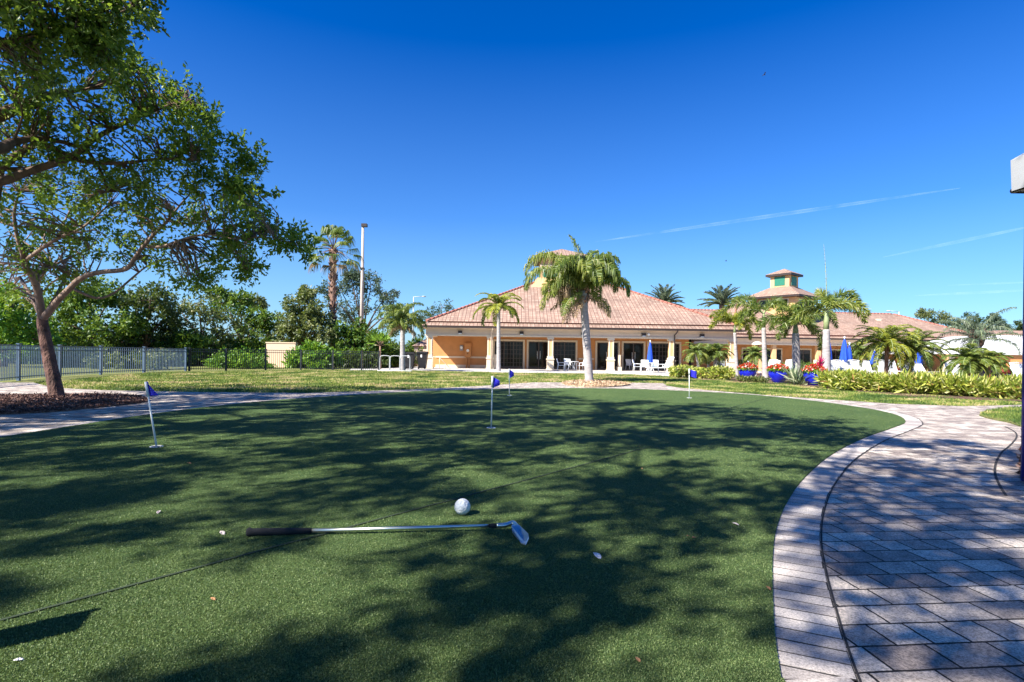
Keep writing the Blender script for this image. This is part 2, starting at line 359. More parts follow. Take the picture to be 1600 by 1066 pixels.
# concrete patio in front of the clubhouse and pool deck
M_CONC = patchy('concrete', [(0.50, 0.47, 0.43), (0.60, 0.57, 0.52), (0.46, 0.43, 0.40), (0.58, 0.55, 0.5)], (0.5, 3, 40), bs=50, bstr=0.15, rough=0.8)
pat = [G(545, 579.2), G(640, 579.2), G(790, 582.5), G(930, 584), G(1058, 588.5), Vector((13, 34.0, 0)), Vector((22, 30.5, 0)), Vector((24, 24, 0)), Vector((45, 20, 0)), Vector((70, 75, 0)), Vector((-8.5, 75, 0)), Vector((-8.5, 46, 0)), Vector((-12, 41, 0))]
struct(MB().prism(pat, 0.0, 0.02).build('patio', M_CONC))
PBED = [G(1055, 592.5), G(1100, 594.5), G(1200, 600.5), G(1290, 607), G(1420, 621), G(1600, 629), G(1750, 634), G(1750, 596), G(1340, 583), G(1140, 584)]
struct(MB().prism(PBED, 0.004, 0.04).build('planting_bed', M_MULCH))
# ------------------------------------------------------------------ lawn grass
def inside(poly, X, Y):
    c = np.zeros(len(X), bool); n = len(poly)
    for i in range(n):
        x0, y0, x1, y1 = poly[i][0], poly[i][1], poly[(i + 1) % n][0], poly[(i + 1) % n][1]
        k = ((y0 > Y) != (y1 > Y)); xi = (x1 - x0) * (Y - y0) / (y1 - y0 + 1e-12) + x0; c ^= k & (X < xi)
    return c
GR = leafmat('grass_blade', [(0.0, (0.05, 0.10, 0.02)), (0.35, (0.12, 0.19, 0.03)), (0.6, (0.26, 0.30, 0.06)), (0.8, (0.40, 0.38, 0.12)), (1.0, (0.50, 0.38, 0.20))], 0.25, 0.7)
def grass(poly, n, hgt, w, z, name, exclude=(), bias=0.0):
    xs = [p[0] for p in poly]; ys = [p[1] for p in poly]
    X = rng.uniform(min(xs), max(xs), n); Y = rng.uniform(min(ys), max(ys), n); k = inside(poly, X, Y)
    for e in exclude: k &= ~inside(e, X, Y)
    X, Y = X[k], Y[k]; m = len(X)
    pn = (np.sin(X * 1.3 + 2 * np.sin(Y * .7)) + np.sin(Y * 1.9 + 1.7 * np.sin(X * .9)) + np.sin(X * 3.1 - Y * 2.3)) / 6 + 0.5
    C = np.stack([X, Y, np.full(m, z)], 1); D = unit(rng.normal(size=(m, 3)) * [0.5, .5, .15] + [0, 0, 1])
    V, F = leaf_arrays(C, D, hgt * rng.uniform(.5, 1.5, m) * (.6 + pn), w * rng.uniform(.6, 1.4, m), 0)
    p2 = np.array([mnoise.noise((a * .8, b_ * .8, 0)) for a, b_ in zip(X, Y)]) + .5 * np.array([mnoise.noise((a * 3, b_ * 3, 5)) for a, b_ in zip(X, Y)])
    return tag(raw(name, V, F, GR, rnd=np.clip(.42 + p2 * 1.1 + rng.uniform(-.3, .3, m) + bias, 0, 1)), kind='stuff')
LAWN_A = [G(52, 598), G(72, 603), G(100, 607), G(160, 610), G(300, 613), G(480, 614.5), G(560, 612), G(640, 609), G(750, 603.5), G(800, 600), G(835, 597.8), G(1036, 599), G(1060, 592), G(1058, 589), G(930, 584.5), G(790, 583), G(640, 579.5), G(400, 579.5), G(225, 584), G(90, 596)]
grass(LAWN_A, 260000, 0.055, 0.022, 0, 'lawn_grass', [MUL2], .1)
LAWN_B = [G(1042, 603), G(1060, 606), G(1100, 609.5), G(1200, 618), G(1300, 625), G(1400, 631.5), G(1500, 635), G(1560, 634), G(1750, 628), G(1600, 625), G(1420, 617), G(1290, 604), G(1200, 599), G(1100, 593.5), G(1040, 590)]
grass(LAWN_B, 150000, 0.05, 0.02, 0, 'lawn_grass', [], -0.02)
grass(LAWN_R, 40000, 0.055, 0.012, 0.03, 'lawn_grass', [], -0.25)
def pile(n, y0, y1, w, h):
    Y = 1 / (1 / y0 + rng.uniform(0, 1, n) * (1 / y1 - 1 / y0)); X = rng.uniform(-1.0, 1.0, n) * Y; k = inside(gp, X, Y); X, Y = X[k], Y[k]; m = len(X)
    C = np.stack([X, Y, np.full(m, .0215)], 1); D = unit(rng.normal(size=(m, 3)) * [.6, .6, .2] + [.15, -.1, .8]); V, F = leaf_arrays(C, D, h * rng.uniform(.5, 1.3, m) * (.8 + .06 * Y), w * rng.uniform(.7, 1.3, m) * (.7 + .2 * Y), 0)
    mt = leafmat('turf_pile', [(0, (0.045, 0.09, 0.028)), (.5, (0.11, 0.165, 0.05)), (1, (0.19, 0.24, 0.09))], .15, .6); tag(raw('turf_pile', V, F, mt, None, rng.uniform(0, 1, m)), kind='stuff')
pile(380000, 1.7, 7.0, .0034, .0085); pile(110000, 5.0, 22.0, .004, .007)
# mulch chips
def chips(poly, n, z, name, cols, size):
    m_ = leafmat(name + '_chip', cols, 0.0, 0.9); xs = [p[0] for p in poly]; ys = [p[1] for p in poly]
    X = rng.uniform(min(xs), max(xs), n); Y = rng.uniform(min(ys), max(ys), n); k = inside(poly, X, Y); X, Y = X[k], Y[k]; m = len(X)
    C = np.stack([X, Y, z + rng.uniform(0, .03, m)], 1); D = unit(rng.normal(size=(m, 3)) * [1, 1, .35])
    V, F = leaf_arrays(C, D, size * rng.uniform(.5, 1.4, m), size * .45 * rng.uniform(.5, 1.4, m)); tag(raw(name, V, F, m_, rnd=rng.uniform(0, 1, m)), kind='stuff')
BRN = [(0, (0.04, 0.022, 0.02)), (0.6, (0.14, 0.07, 0.055)), (1, (0.32, 0.2, 0.16))]
chips(MUL, 60000, .034, 'wood_chips', BRN, .06)
chips(MUL2, 9000, .05, 'pale_wood_chips', [(0, (0.25, 0.14, 0.08)), (0.6, (0.5, 0.36, 0.22)), (1, (0.65, 0.52, 0.36))], .09)
chips(MUL4, 9000, .03, 'edge_wood_chips', BRN, .05)
# ------------------------------------------------------------------ near trees
TX = plain('limb_bark', (0.23, 0.155, 0.12), 0.85, var=0.45, scale=7, bmp=0.8, bscale=14, sc=(1, 1, .5), bd=.04)
M_TRUNK = plain('red_bark', (0.12, 0.06, 0.045), 0.85, var=0.75, scale=6, bmp=1.0, bscale=12, sc=(1, 1, .5), bd=.06)
Y0 = G(90, 622).y
def pxl(pts, Y, dy=0.0):
    n = len(pts) - 1; return [P(p[0], p[1], Y + dy * i / n) for i, p in enumerate(pts)]
t1 = thing('shade_tree', 'leaning red-barked tree in the mulch bed left of the green', 'tree', G(90, 622))
tr = MB(); tp = smooth_path([P(90, 626, Y0), P(87, 608, Y0), P(82, 585, Y0), P(74, 545, Y0), P(68, 515, Y0), P(66, 498, Y0)], 4)
tr.tube(tp, list(np.interp(np.linspace(0, 1, len(tp)), [0, .2, .4, .6, 1], [.16, .15, .138, .125, .108])), 14)
tr.build('trunk', M_TRUNK, t1)
L1 = [([*pxl([(66, 500), (62, 470), (56, 445), (46, 425), (37, 412), (36, 398), (28, 375), (22, 335), (30, 300)], Y0, -1.0)], [.115, .10, .09, .08, .07, .06, .05, .04, .02]),
      ([*pxl([(38, 408), (52, 398), (70, 385), (95, 370), (130, 355), (170, 320)], Y0 - .5, -1.0)], [.055, .05, .045, .04, .03, .02]),
      ([*pxl([(56, 447), (62, 428), (82, 416), (110, 402), (140, 390)], Y0 - .3, 1.2)], [.05, .045, .04, .03, .02]),
      ([*pxl([(66, 500), (80, 483), (95, 465), (110, 450), (122, 438), (137, 430), (160, 425), (185, 423), (201, 418), (212, 402), (224, 385), (245, 362), (262, 345), (280, 322), (300, 300)], Y0, -1.6)], [.11, .095, .085, .08, .075, .07, .065, .062, .06, .055, .05, .042, .035, .025, .015]),
      ([*pxl([(224, 385), (250, 386), (275, 378), (300, 370), (330, 367), (370, 374), (410, 370), (450, 378), (470, 385)], Y0 - 1.0, -1.2)], [.045, .04, .036, .03, .026, .022, .018, .013, .008]),
      ([*pxl([(112, 450), (150, 466), (178, 458), (205, 436), (230, 416), (260, 405), (300, 420)], Y0, 1.0)], [.045, .035, .032, .03, .025, .02, .01]),
      ([*pxl([(262, 345), (300, 350), (340, 340), (380, 320), (405, 315)], Y0 - 1.2, .8)], [.03, .026, .02, .015, .01]),
      ([*pxl([(380, 322), (378, 290), (383, 262), (388, 235)], Y0 - 1.2, .0)], [.012, .01, .008, .006])]
lb = MB()
for pts, r in L1:
    q = smooth_path(pts, 3); lb.tube(q, list(.8 * np.interp(np.linspace(0, 1, len(q)), np.linspace(0, 1, len(r)), r)), 9)
def pxblobs(lst, spread):
    o = []
    for px, py, r, Y in lst:
        for k in range(1 if spread == 0 else 2):
            y = Y + rng.uniform(-spread, spread); p = P(px + rng.uniform(-.15, .15) * r, py + rng.uniform(-.15, .15) * r, y); o.append((p.x, p.y, p.z, r * y / FOC))
    return o
B1 = pxblobs([(25, 400, 42, 12.5), (5, 345, 50, 12), (70, 345, 50, 12), (130, 335, 50, 11.8), (185, 315, 50, 11.5), (110, 395, 34, 13), (165, 385, 36, 13), (215, 345, 42, 12), (255, 305, 42, 11.5), (295, 345, 38, 11.5),
              (330, 300, 32, 11.3), (345, 350, 32, 11), (385, 310, 22, 11), (400, 348, 26, 11), (438, 366, 22, 10.8), (468, 384, 17, 10.8), (380, 390, 22, 11), (330, 405, 22, 12), (300, 436, 16, 12.5), (388, 415, 12, 11),
              (355, 285, 18, 11.2), (20, 290, 45, 12), (100, 285, 45, 12), (40, 450, 30, 13.5), (240, 400, 26, 12.5), (10, 440, 34, 14), (120, 440, 24, 13.5)], 1.1)
B1 += pxblobs([(388, 234, 11, 11), (383, 255, 8, 11), (400, 262, 8, 11), (378, 292, 12, 11)], 0)
A, D, SUB = blob_twigs(B1, 22, 10, cl=(.2, .4)); grow(L1, SUB, lb)
lb.build('limbs', TX, t1)
V, F, RN = foliage(A, D, 12, 0.32, 0.105, 0.05); raw('crown', V, F, LEAF_T1, t1, RN, tuple(t1.location))
# the larger oak whose trunk stands just outside on the left
c2 = Vector((-12.0, 7.0, 0)); t2 = thing('oak_tree', 'big dark oak reaching in from the left edge high over the red-barked tree', 'tree', c2)
L2 = [([c2, c2 + Vector((.1, .1, 1.5)), c2 + Vector((.4, .3, 3.0))], [.36, .28, .25]),
      ([c2 + Vector((.4, .3, 3.0)), *pxl([(-60, 290), (0, 284), (45, 268), (110, 246), (150, 215), (200, 190), (245, 172), (290, 155)], 9.0, 1.0)], [.17, .10, .075, .065, .055, .045, .035, .025, .015]),
      ([c2 + Vector((.4, .3, 3.0)), *pxl([(-50, 330), (0, 265), (60, 225), (120, 250), (190, 255), (250, 248), (300, 250)], 9.4, .5)], [.18, .12, .07, .055, .045, .03, .025, .012]),
      ([c2 + Vector((.4, .3, 3.0)), *pxl([(-80, 200), (0, 180), (70, 150), (130, 140)], 8.6, .8)], [.2, .14, .1, .06, .03]),
      ([c2 + Vector((.4, .3, 3.0)), *pxl([(-40, 240), (20, 222), (75, 218), (140, 240), (170, 300)], 8.2, 2)], [.2, .1, .06, .04, .03, .02]),
      ([c2 + Vector((.4, .3, 3.0)), c2 + Vector((-1.5, -1.5, 6)), c2 + Vector((-2, -2.5, 8))], [.2, .14, .05]),
      ([c2 + Vector((.4, .3, 3.0)), c2 + Vector((1.0, -2.0, 5.5)), c2 + Vector((2.2, -4, 7))], [.2, .14, .05])]
lb = MB()
for pts, r in L2:
    q = smooth_path(pts, 3); lb.tube(q, list(np.interp(np.linspace(0, 1, len(q)), np.linspace(0, 1, len(r)), r)), 9)
B2 = pxblobs([(20, 115, 45, 9), (55, 150, 40, 9), (15, 190, 42, 9), (75, 190, 36, 9), (125, 165, 34, 9.2), (190, 125, 26, 9.5), (225, 140, 26, 9.5), (275, 145, 26, 9.8), (300, 165, 18, 10), (250, 180, 36, 9.8), (180, 200, 38, 9.5),
              (295, 212, 28, 10), (325, 190, 12, 10), (240, 235, 38, 9.8), (150, 258, 38, 9.5), (55, 250, 45, 9.2), (290, 258, 32, 10), (322, 240, 14, 10), (205, 105, 14, 9.5), (90, 225, 36, 9.4), (210, 285, 34, 10), (110, 300, 36, 10)], .7)
B2 += [(c2.x + a, c2.y + b, c, d) for a, b, c, d in [(-1.5, -1.5, 7, 1.2), (-2.5, -3, 7.5, 1.2), (1, -2.5, 6.5, 1.1), (2.4, -4, 7.3, 1.2), (-1, 0.6, 7.5, 1.2), (-3, 0, 6.5, 1.2)]]
A, D, SUB = blob_twigs(B2, 20, 9, cl=(.2, .4)); grow(L2, SUB, lb)
lb.build('trunk', BARK, t2)
V, F, RN = foliage(A, D, 11, 0.3, 0.10, 0.045); raw('crown', V, F, LEAF_T1, t2, RN, tuple(t2.location))
# trees to the left of and behind the camera: they shade the green
def shade_tree(base, label, blobs, per, fork):
    t = thing('oak_tree', label, 'tree', base, 'oaks that shade the green'); b = Vector(base); f = b + Vector(fork)
    limbs = [([b, b.lerp(f, .5) + Vector((.1, 0, 0)), f], [.34, .27, .24])]
    N = [f] + [Vector(q[:3]) for q in blobs]; par = {}; inn = [0]; out = set(range(1, len(N))); cost = {0: 0.0}; best = {k: (0, (N[k] - f).length * .9) for k in out}
    while out:
        k = min(out, key=lambda q: best[q][1]); out.discard(k); par[k] = best[k][0]; cost[k] = cost[par[k]] + (N[k] - N[par[k]]).length
        for q in out:
            d_ = (N[q] - N[k]).length + .25 * cost[k]
            if d_ < best[q][1]: best[q] = (k, d_)
        inn.append(k)
    cnt = {k: 1 for k in range(len(N))}
    for k in reversed(inn[1:]): cnt[par[k]] += cnt[k]
    for k in inn[1:]:
        a, e = N[par[k]], N[k]; m = a.lerp(e, .5) + Vector(rng.normal(size=3)) * (e - a).length * .12; ra = min(.06, .006 * cnt[k] ** .5 + .004); limbs.append((smooth_path([a, m, e], 2), [ra] * 5))
    mb = MB()
    for p, r in limbs: mb.tube(p, r, 8)
    A, D, SUB = blob_twigs(blobs, per, 7, cl=(.22, .45)); grow(limbs, SUB, mb, rmax=.03)
    # nothing of these crowns hangs into the open sky of the view
    mb.build('trunk', BARK, t)
    V, F, RN = foliage(A, D, 10, 0.34, 0.13, 0.065); raw('crown', V, F, LEAF_DARK, t, RN, tuple(base))
blA, blB, blC = [], [], []
def clear(x, y, z, r):
    if y < .3: return True
    for dy in (-r, 0, r):
        yy = max(y + dy, .3); qx, qy = project((x, yy, z - r))
        if qy > -10 and qx + r * FOC / yy > -10 and qx - r * FOC / yy < 1610: return False
    return True
for gx in np.arange(-9.5, 9.5, .8):
    for gy in np.arange(-.5, 18.5, .8):
        sx, sy = gx + rng.uniform(-.45, .45), gy + rng.uniform(-.45, .45); r = rng.uniform(.42, .78)
        if sx > 9 or (sx > 6.0 and sy > 7.0) or sx + .6 * sy > 12.5 or (sx > 1 and sx + sy > 17.5): continue
        if rng.uniform() < (.12 if sy < 12 else .25) or any(math.hypot(sx - q[0], sy - q[1]) < q[2] + .3 * r for q in LIT): continue
        for z in np.concatenate([[rng.uniform(6.0, 8.5)], np.arange(7, 11.6, .4)]):
            x, y = sx - 1.11 * z * math.cos(SUN_DIR), sy - 1.11 * z * math.sin(SUN_DIR)
            if clear(x, y, z, r * 1.2): break
        else: continue
        (blA if x < -6.5 and y > 0 else blB if x < -3.5 else blC).append((x, y, z, r))
shade_tree((-9.8, 3.2, 0), 'oak standing left of the camera whose crown shades the near green', blA, 50, (.3, .4, 3.2))
shade_tree((-7.5, -4.5, 0), 'oak standing behind the camera to the left', blB, 50, (.4, .3, 3.4))
shade_tree((-0.5, -5.5, 0), 'oak standing behind the camera by the path', blC, 50, (-.2, .3, 3.6))
t3b = pxblobs([(20, 20, 60, 6), (80, 25, 45, 6.2), (135, 25, 36, 6.4), (180, 15, 28, 6.6), (208, 12, 16, 6.8), (105, 60, 34, 6.4), (145, 65, 22, 6.6), (160, 85, 12, 6.7), (30, 75, 45, 6.3), (60, 110, 22, 6.8), (160, 40, 20, 6.6)], .35)
b3 = Vector((-9.0, 5.2, 0)); t3 = thing('oak_tree', 'nearest oak, only its leafy bough hanging into the top left corner', 'tree', b3)
L3 = [([b3, b3 + Vector((.1, 0, 2)), b3 + Vector((.6, .1, 3.6))], [.25, .2, .17]), ([b3 + Vector((.6, .1, 3.6)), *pxl([(-120, 60), (-40, 70), (30, 60), (90, 40), (150, 35), (205, 12)], 6, .7)], [.13, .08, .05, .035, .025, .018, .01]),
      ([b3 + Vector((.6, .1, 3.6)), *pxl([(-100, 20), (-20, 10), (60, 5), (130, 25)], 6, .5)], [.1, .07, .05, .03, .015])]
lb = MB()
for pts, r in L3:
    q = smooth_path(pts, 3); lb.tube(q, list(np.interp(np.linspace(0, 1, len(q)), np.linspace(0, 1, len(r)), r)), 8)
A, D, SUB = blob_twigs(t3b, 28, 9, cl=(.2, .4)); grow(L3, SUB, lb); lb.build('trunk', BARK, t3)
V, F, RN = foliage(A, D, 10, 0.26, 0.085, 0.04); raw('crown', V, F, LEAF_OAK, t3, RN, tuple(b3))
# ------------------------------------------------------------------ clubhouse
def tilemat():
    m, n, l, b = _new('roof_tile'); v = coord(n, l, kind='UV')
    br = n.new('ShaderNodeTexBrick'); l.new(v, br.inputs['Vector']); br.offset = 0.0; br.inputs['Scale'].default_value = 1
    br.inputs['Brick Width'].default_value = 0.30; br.inputs['Row Height'].default_value = 0.40; br.inputs['Mortar Size'].default_value = 0.035; br.inputs['Mortar Smooth'].default_value = .4
    br.inputs['Color1'].default_value = (0.40, 0.285, 0.215, 1); br.inputs['Color2'].default_value = (0.29, 0.19, 0.14, 1); br.inputs['Mortar'].default_value = (0.20, 0.115, 0.085, 1)
    t = noise(n, l, 0.5, 6, 0.7, v); r = ramp(n, [(0.3, (0.72, 0.72, 0.72)), (0.65, (1.15, 1.12, 1.1))]); l.new(t.outputs[0], r.inputs[0])
    l.new(mixc(n, l, br.outputs[0], r.outputs[0], 1.0, 'MULTIPLY'), b.inputs['Base Color']); b.inputs['Roughness'].default_value = 0.75
    w = n.new('ShaderNodeTexWave'); w.wave_type = 'BANDS'; w.bands_direction = 'X'; w.inputs['Scale'].default_value = 1 / 0.30 / 2 * 2 * math.pi / (2 * math.pi); l.new(v, w.inputs['Vector'])
    inv = n.new('ShaderNodeMath'); inv.operation = 'MULTIPLY_ADD'; inv.inputs[1].default_value = -1; l.new(br.outputs['Fac'], inv.inputs[0]); l.new(w.outputs['Fac'], inv.inputs[2])
    bump(n, l, b, inv.outputs[0], 0.35, 0.03); return m
M_TILE = tilemat()
M_RED = plain('ridge_tile_red', (0.33, 0.12, 0.085), 0.7, var=.35, scale=8)
M_ORANGE = plain('stucco_orange', (0.56, 0.25, 0.09), 0.9, var=.13, scale=.9, bmp=.4, bscale=60)
M_TAN = plain('stucco_tan', (0.66, 0.52, 0.40), 0.9, var=.05, scale=2, bmp=.3, bscale=60)
M_CREAM = plain('trim_cream', (0.68, 0.56, 0.41), 0.8, var=.05, scale=3)
M_PEACH = plain('stucco_peach', (0.66, 0.39, 0.19), 0.85, var=.06, scale=3, bmp=.3, bscale=60)
M_GUT = plain('gutter_brown', (0.035, 0.022, 0.018), 0.5, var=.1)
M_FRAME = plain('bronze_frame', (0.075, 0.05, 0.04), 0.4, var=.1, bmp=0)
M_WHITE = plain('white_metal', (0.82, 0.82, 0.80), 0.45, var=.04, bmp=0)
M_SLING = plain('white_sling', (0.58, 0.59, 0.61), 0.7, var=.05, bmp=0)
def glassmat():
    m, n, l, b = _new('dark_glass'); b.inputs['Base Color'].default_value = (0.012, 0.010, 0.010, 1); b.inputs['Roughness'].default_value = 0.05; b.inputs['Specular IOR Level'].default_value = 0.3
    return m
M_GLASS = glassmat()
M_GREENV = plain('green_louver', (0.015, 0.16, 0.10), 0.5, var=.15, scale=10)
M_SHADEIN = plain('interior_shade', (0.03, 0.025, 0.022), 0.9, var=.3)
CY, WY = 43.2, 46.6                       # column line, wall line
X0 = XW(671, CY); DX = 4.79
bld = thing('clubhouse', 'orange stucco clubhouse with pink tiled hip roof and columned porch behind the green', 'building', (5.3, CY, 0))
def B(name, mat, fn, par=None):
    m = MB(); fn(m); return m.build(name, mat, par or bld)
ZB, ZE, ZG = 2.62, 3.22, 3.40
EX0, EX1, EY0 = X0 - .65, X0 + 5 * DX + .65, CY - .75
def wx(px): return XW(px, WY, 1.5)
BLDX1 = X0 + 5 * DX
def f(m):
    m.box(X0 - .25, WY, 0.02, wx(1076), WY + .25, 3.3)
    m.box(X0 - .25, WY + .25, 0.02, X0, WY + 18, 3.3)
    m.box(BLDX1 - .1, WY + 6, .02, BLDX1 + .15, WY + 18, 3.3)
    m.box(wx(1076) - .25, WY + .25, .02, wx(1076), WY + 7.0, 3.3)
B('wall', M_ORANGE, f)
B('breezeway_shade_wall', M_SHADEIN, lambda m: m.box(wx(1076) + .003, WY + 6.0, .02, BLDX1 - .1, WY + 6.2, 3.3))  # near-black colour stands for the shade deep in the breezeway opening
B('porch_ceiling', M_TAN, lambda m: m.box(X0 - .1, CY + .22, 3.0, BLDX1, WY + 6.0, 3.05))
B('chair_rail', M_CREAM, lambda m: [m.box(a, WY - .06, .86, b, WY - .002, 1.0) for a, b in ((X0, wx(765)),)])
B('chair_rail', M_CREAM, lambda m: m.box(wx(904), WY - .06, .86, wx(928), WY - .002, 1.0)); B('chair_rail', M_CREAM, lambda m: m.box(wx(1067), WY - .06, .86, wx(1078), WY - .002, 1.0))
B('wall_base', M_CREAM, lambda m: m.box(X0, WY - .07, .02, wx(766), WY - .002, .28))
def f(m):
    m.box(X0 - .3, CY - .2, ZB + .12, BLDX1 + .3, CY + .2, ZE)
    m.box(X0 - .3, CY + .2, ZB + .12, X0 + .1, WY + 18, ZE); m.box(BLDX1 - .1, CY + .2, ZB + .12, BLDX1 + .3, WY + 18, ZE)
B('beam', M_TAN, f)
B('beam_trim', M_CREAM, lambda m: (m.box(X0 - .36, CY - .27, ZB, BLDX1 + .36, CY + .24, ZB + .12), m.box(X0 - .36, CY + .24, ZB, X0 + .14, WY + 18, ZB + .12), m.box(X0 - .34, CY - .235, ZB + .34, BLDX1 + .34, CY - .2, ZB + .37)))
B('soffit', M_TAN, lambda m: m.box(EX0 + .05, EY0 + .05, ZE, EX1 - .05, EY0 + 25.5, ZE + .04))
B('gutter', M_GUT, lambda m: (m.box(EX0 - .1, EY0 - .1, ZE + .02, EX1 + .1, EY0, ZG - .04), m.box(EX0 - .1, EY0, ZE + .02, EX0, EY0 + 25, ZG - .04), m.box(EX1, EY0, ZE + .02, EX1 + .1, EY0 + 25, ZG - .04)))
AX, AY, AZ = (EX0 + EX1) / 2, EY0 + (EX1 - EX0) / 2, 9.75
def hip(m, x0, y0, x1, y1, z0, apex, rd=None):
    """pyramid / hip roof faces with uv"""
    c = [Vector((x0, y0, z0)), Vector((x1, y0, z0)), Vector((x1, y1, z0)), Vector((x0, y1, z0))]
    ra, rb = (Vector(apex), Vector(apex)) if rd is None else (Vector(apex), Vector(rd))
    fs = [(c[0], c[1], rb, ra), (c[1], c[2], rb), (c[2], c[3], ra, rb), (c[3], c[0], ra)]
    for q in fs:
        q = [p for i, p in enumerate(q) if i == 0 or (p - q[i - 1]).length > 1e-6]
        o, e = q[0], (q[1] - q[0]).normalized(); nn = (q[1] - q[0]).cross(q[-1] - q[0]).normalized(); up = nn.cross(e)
        m.face(q, False, [((p - o).dot(e), (p - o).dot(up)) for p in q])
sk = 0.55; zs = 0.26      # skirt courses below the main roof
def f(m):
    hip(m, EX0 - .05, EY0 - .05, EX1 + .05, EY0 + 2 * (AX - EX0) + .05, ZG, (AX, AY, AZ - .2))
B('roof_skirt', M_TILE, f)
def f(m):
    z = ZG + .35; i = .55; m.box(EX0 + i, EY0 + i, ZG + .1, EX1 - i, EY0 + i + .15, z + .02); m.box(EX0 + i, EY0 + i + .15, ZG + .1, EX0 + i + .15, EY0 + 24, z + .02); m.box(EX1 - i - .15, EY0 + i + .15, ZG + .1, EX1 - i, EY0 + 24, z + .02)
B('roof_step', M_RED, f)
roof = B('roof', M_TILE, lambda m: hip(m, EX0 + .42, EY0 + .42, EX1 - .42, EY0 + 2 * (AX - EX0) - .42, ZG + .36, (AX, AY, AZ)))
def ridge(a, b, mb, r=.11, step=.42):
    a, b = Vector(a), Vector(b); L = (b - a).length; d = (b - a) / L; k = int(L / step)
    for i in range(k):
        p = a + d * (i * step); mb.tube([p, p + d * step * 1.05], [r * 1.12, r * .85], 7, cap=True)
def f(m):
    z = ZG + .38
    for cx, cy in ((EX0 + .42, EY0 + .42), (EX1 - .42, EY0 + .42), (EX1 - .42, EY0 + 2 * (AX - EX0) - .42)): ridge((cx, cy, z), (AX, AY, AZ + .02), m)
B('ridge_cap', M_RED, f, roof)
# columns
def column(i, x):
    m = MB(); m.box(x - .18, CY - .2, 1.12, x + .18, CY + .2, ZB - .16)
    o = m.build('column', M_PEACH, bld)
    m = MB(); m.box(x - .30, CY - .3, .02, x + .30, CY + .3, .14); m.box(x - .26, CY - .26, .14, x + .26, CY + .26, .84); m.box(x - .31, CY - .31, .84, x + .31, CY + .31, .93); m.box(x - .24, CY - .24, .93, x + .24, CY + .24, 1.12)
    m.build('column_base', M_CREAM, o)
    m = MB(); m.box(x - .26, CY - .26, ZB - .16, x + .26, CY + .26, ZB - .003)
    for s in (-1, 1): m.box(x + s * .155 - .05, CY - .225, 1.121, x + s * .155 + .05, CY - .2, ZB - .161)
    m.build('column_cap', M_CREAM, o)
for i in range(6): column(i, X0 + i * DX)
# windows & doors on the back wall: (px0, px1 of outer trim, mullions, kind)
def opening(p0, p1, kind, panes=2, side_px=3):
    a, b = wx(p0), wx(p1); t = .15; zt = 2.50 - .15
    fr = B('door' if kind == 'door' else 'window', M_FRAME, lambda m: (m.box(a + t, WY - .06, .02, a + t + .07, WY - .003, zt), m.box(b - t - .07, WY - .06, .02, b - t, WY - .003, zt), m.box(a + t + .07, WY - .06, zt - .08, b - t - .07, WY - .003, zt),
        m.box(a + t + .07, WY - .06, .02, b - t - .07, WY - .003, .14 if kind == 'door' else .2),
        [m.box(a + t + (b - a - 2 * t) * k / panes - .04, WY - .062, .14, a + t + (b - a - 2 * t) * k / panes + .04, WY - .004, zt - .08) for k in range(1, panes)],
        [m.box(a + t + .07, WY - .048, z, b - t - .07, WY - .012, z + .035) for z in (np.linspace(.5, 2.0, 5) if kind != 'door' else [])],
        [m.box(a + t + (b - a - 2 * t) * k / (panes * 3) - .018, WY - .05, .2, a + t + (b - a - 2 * t) * k / (panes * 3) + .018, WY - .01, zt - .08) for k in range(1, panes * 3) if kind != 'door']))
    B('pane', M_GLASS, lambda m: m.box(a + t + .02, WY - .03, .1, b - t - .02, WY - .0025, zt - .02), fr)
    B('trim', M_CREAM, lambda m: (m.box(a, WY - .09, .02, a + t, WY - .002, zt + .15), m.box(b - t, WY - .09, .02, b, WY - .002, zt + .15), m.box(a + t, WY - .09, zt, b - t, WY - .002, zt + .15)), fr)
    if kind == 'door':
        h = MB(); cx = (a + b) / 2 if panes > 1 else b - t - .25
        for s in ((-1, 1) if panes > 1 else (1,)): h.tube([(cx + s * .12, WY - .1, .85), (cx + s * .12, WY - .14, .95), (cx + s * .12, WY - .14, 1.45), (cx + s * .12, WY - .1, 1.55)], .018, 6)
        h.build('handle', M_WHITE, fr)
opening(770, 820, 'window', 3); opening(823, 860.5, 'door', 2); opening(862, 902, 'window', 2); opening(930, 968.5, 'door', 2); opening(971, 1008, 'door', 2); opening(1011, 1064, 'window', 3)
# wall lights on the beam
for px, tw in ((719, 1), (815, 1), (911, 1), (1006, 1), (1097, 1)):
    x = XW(px, CY - .3, ZB + .2); m = MB(); m.box(x - .16, CY - .40, ZB + .20, x + .16, CY - .2, ZB + .42); lf = m.build('wall_light', M_GUT, bld)
    m = MB(); m.box(x - .12, CY - .43, ZB + .15, x + .12, CY - .24, ZB + .215); m.build('lens', M_WHITE, lf)
x = XW(1013, CY - .3, ZB + .2); m = MB(); m.tube([(x, CY - .2, ZB + .3), (x, CY - .35, ZB + .3)], .03, 6); m.lathe([(0.001, -.1), (.08, -.07), (.1, 0), (.07, .08), (.001, .1)], (x, CY - .42, ZB + .32), 10); m.build('security_camera', M_WHITE, bld)
for px in (767.5, 1053.5):
    x = XW(px, CY - .3, 1.5); m = MB(); m.tube([(x + .1, CY - .8, ZE + .1), (x + .1, CY - .78, ZE - .05), (x, CY - .36, ZE - .3), (x, CY - .36, .05)], .055, 8); m.build('downspout', M_GUT if px > 1000 else M_TAN, bld)
# half-height pilaster bollards beside the columns
for px in (774, 967):
    x = XW(px, CY + .3, .5); m = MB(); m.box(x - .09, CY + .1, .02, x + .09, CY + .3, 1.3 if px > 800 else 1.2); m.box(x - .17, CY + .02, .02, x + .17, CY + .38, .35); m.build('porch_post', M_CREAM, bld)
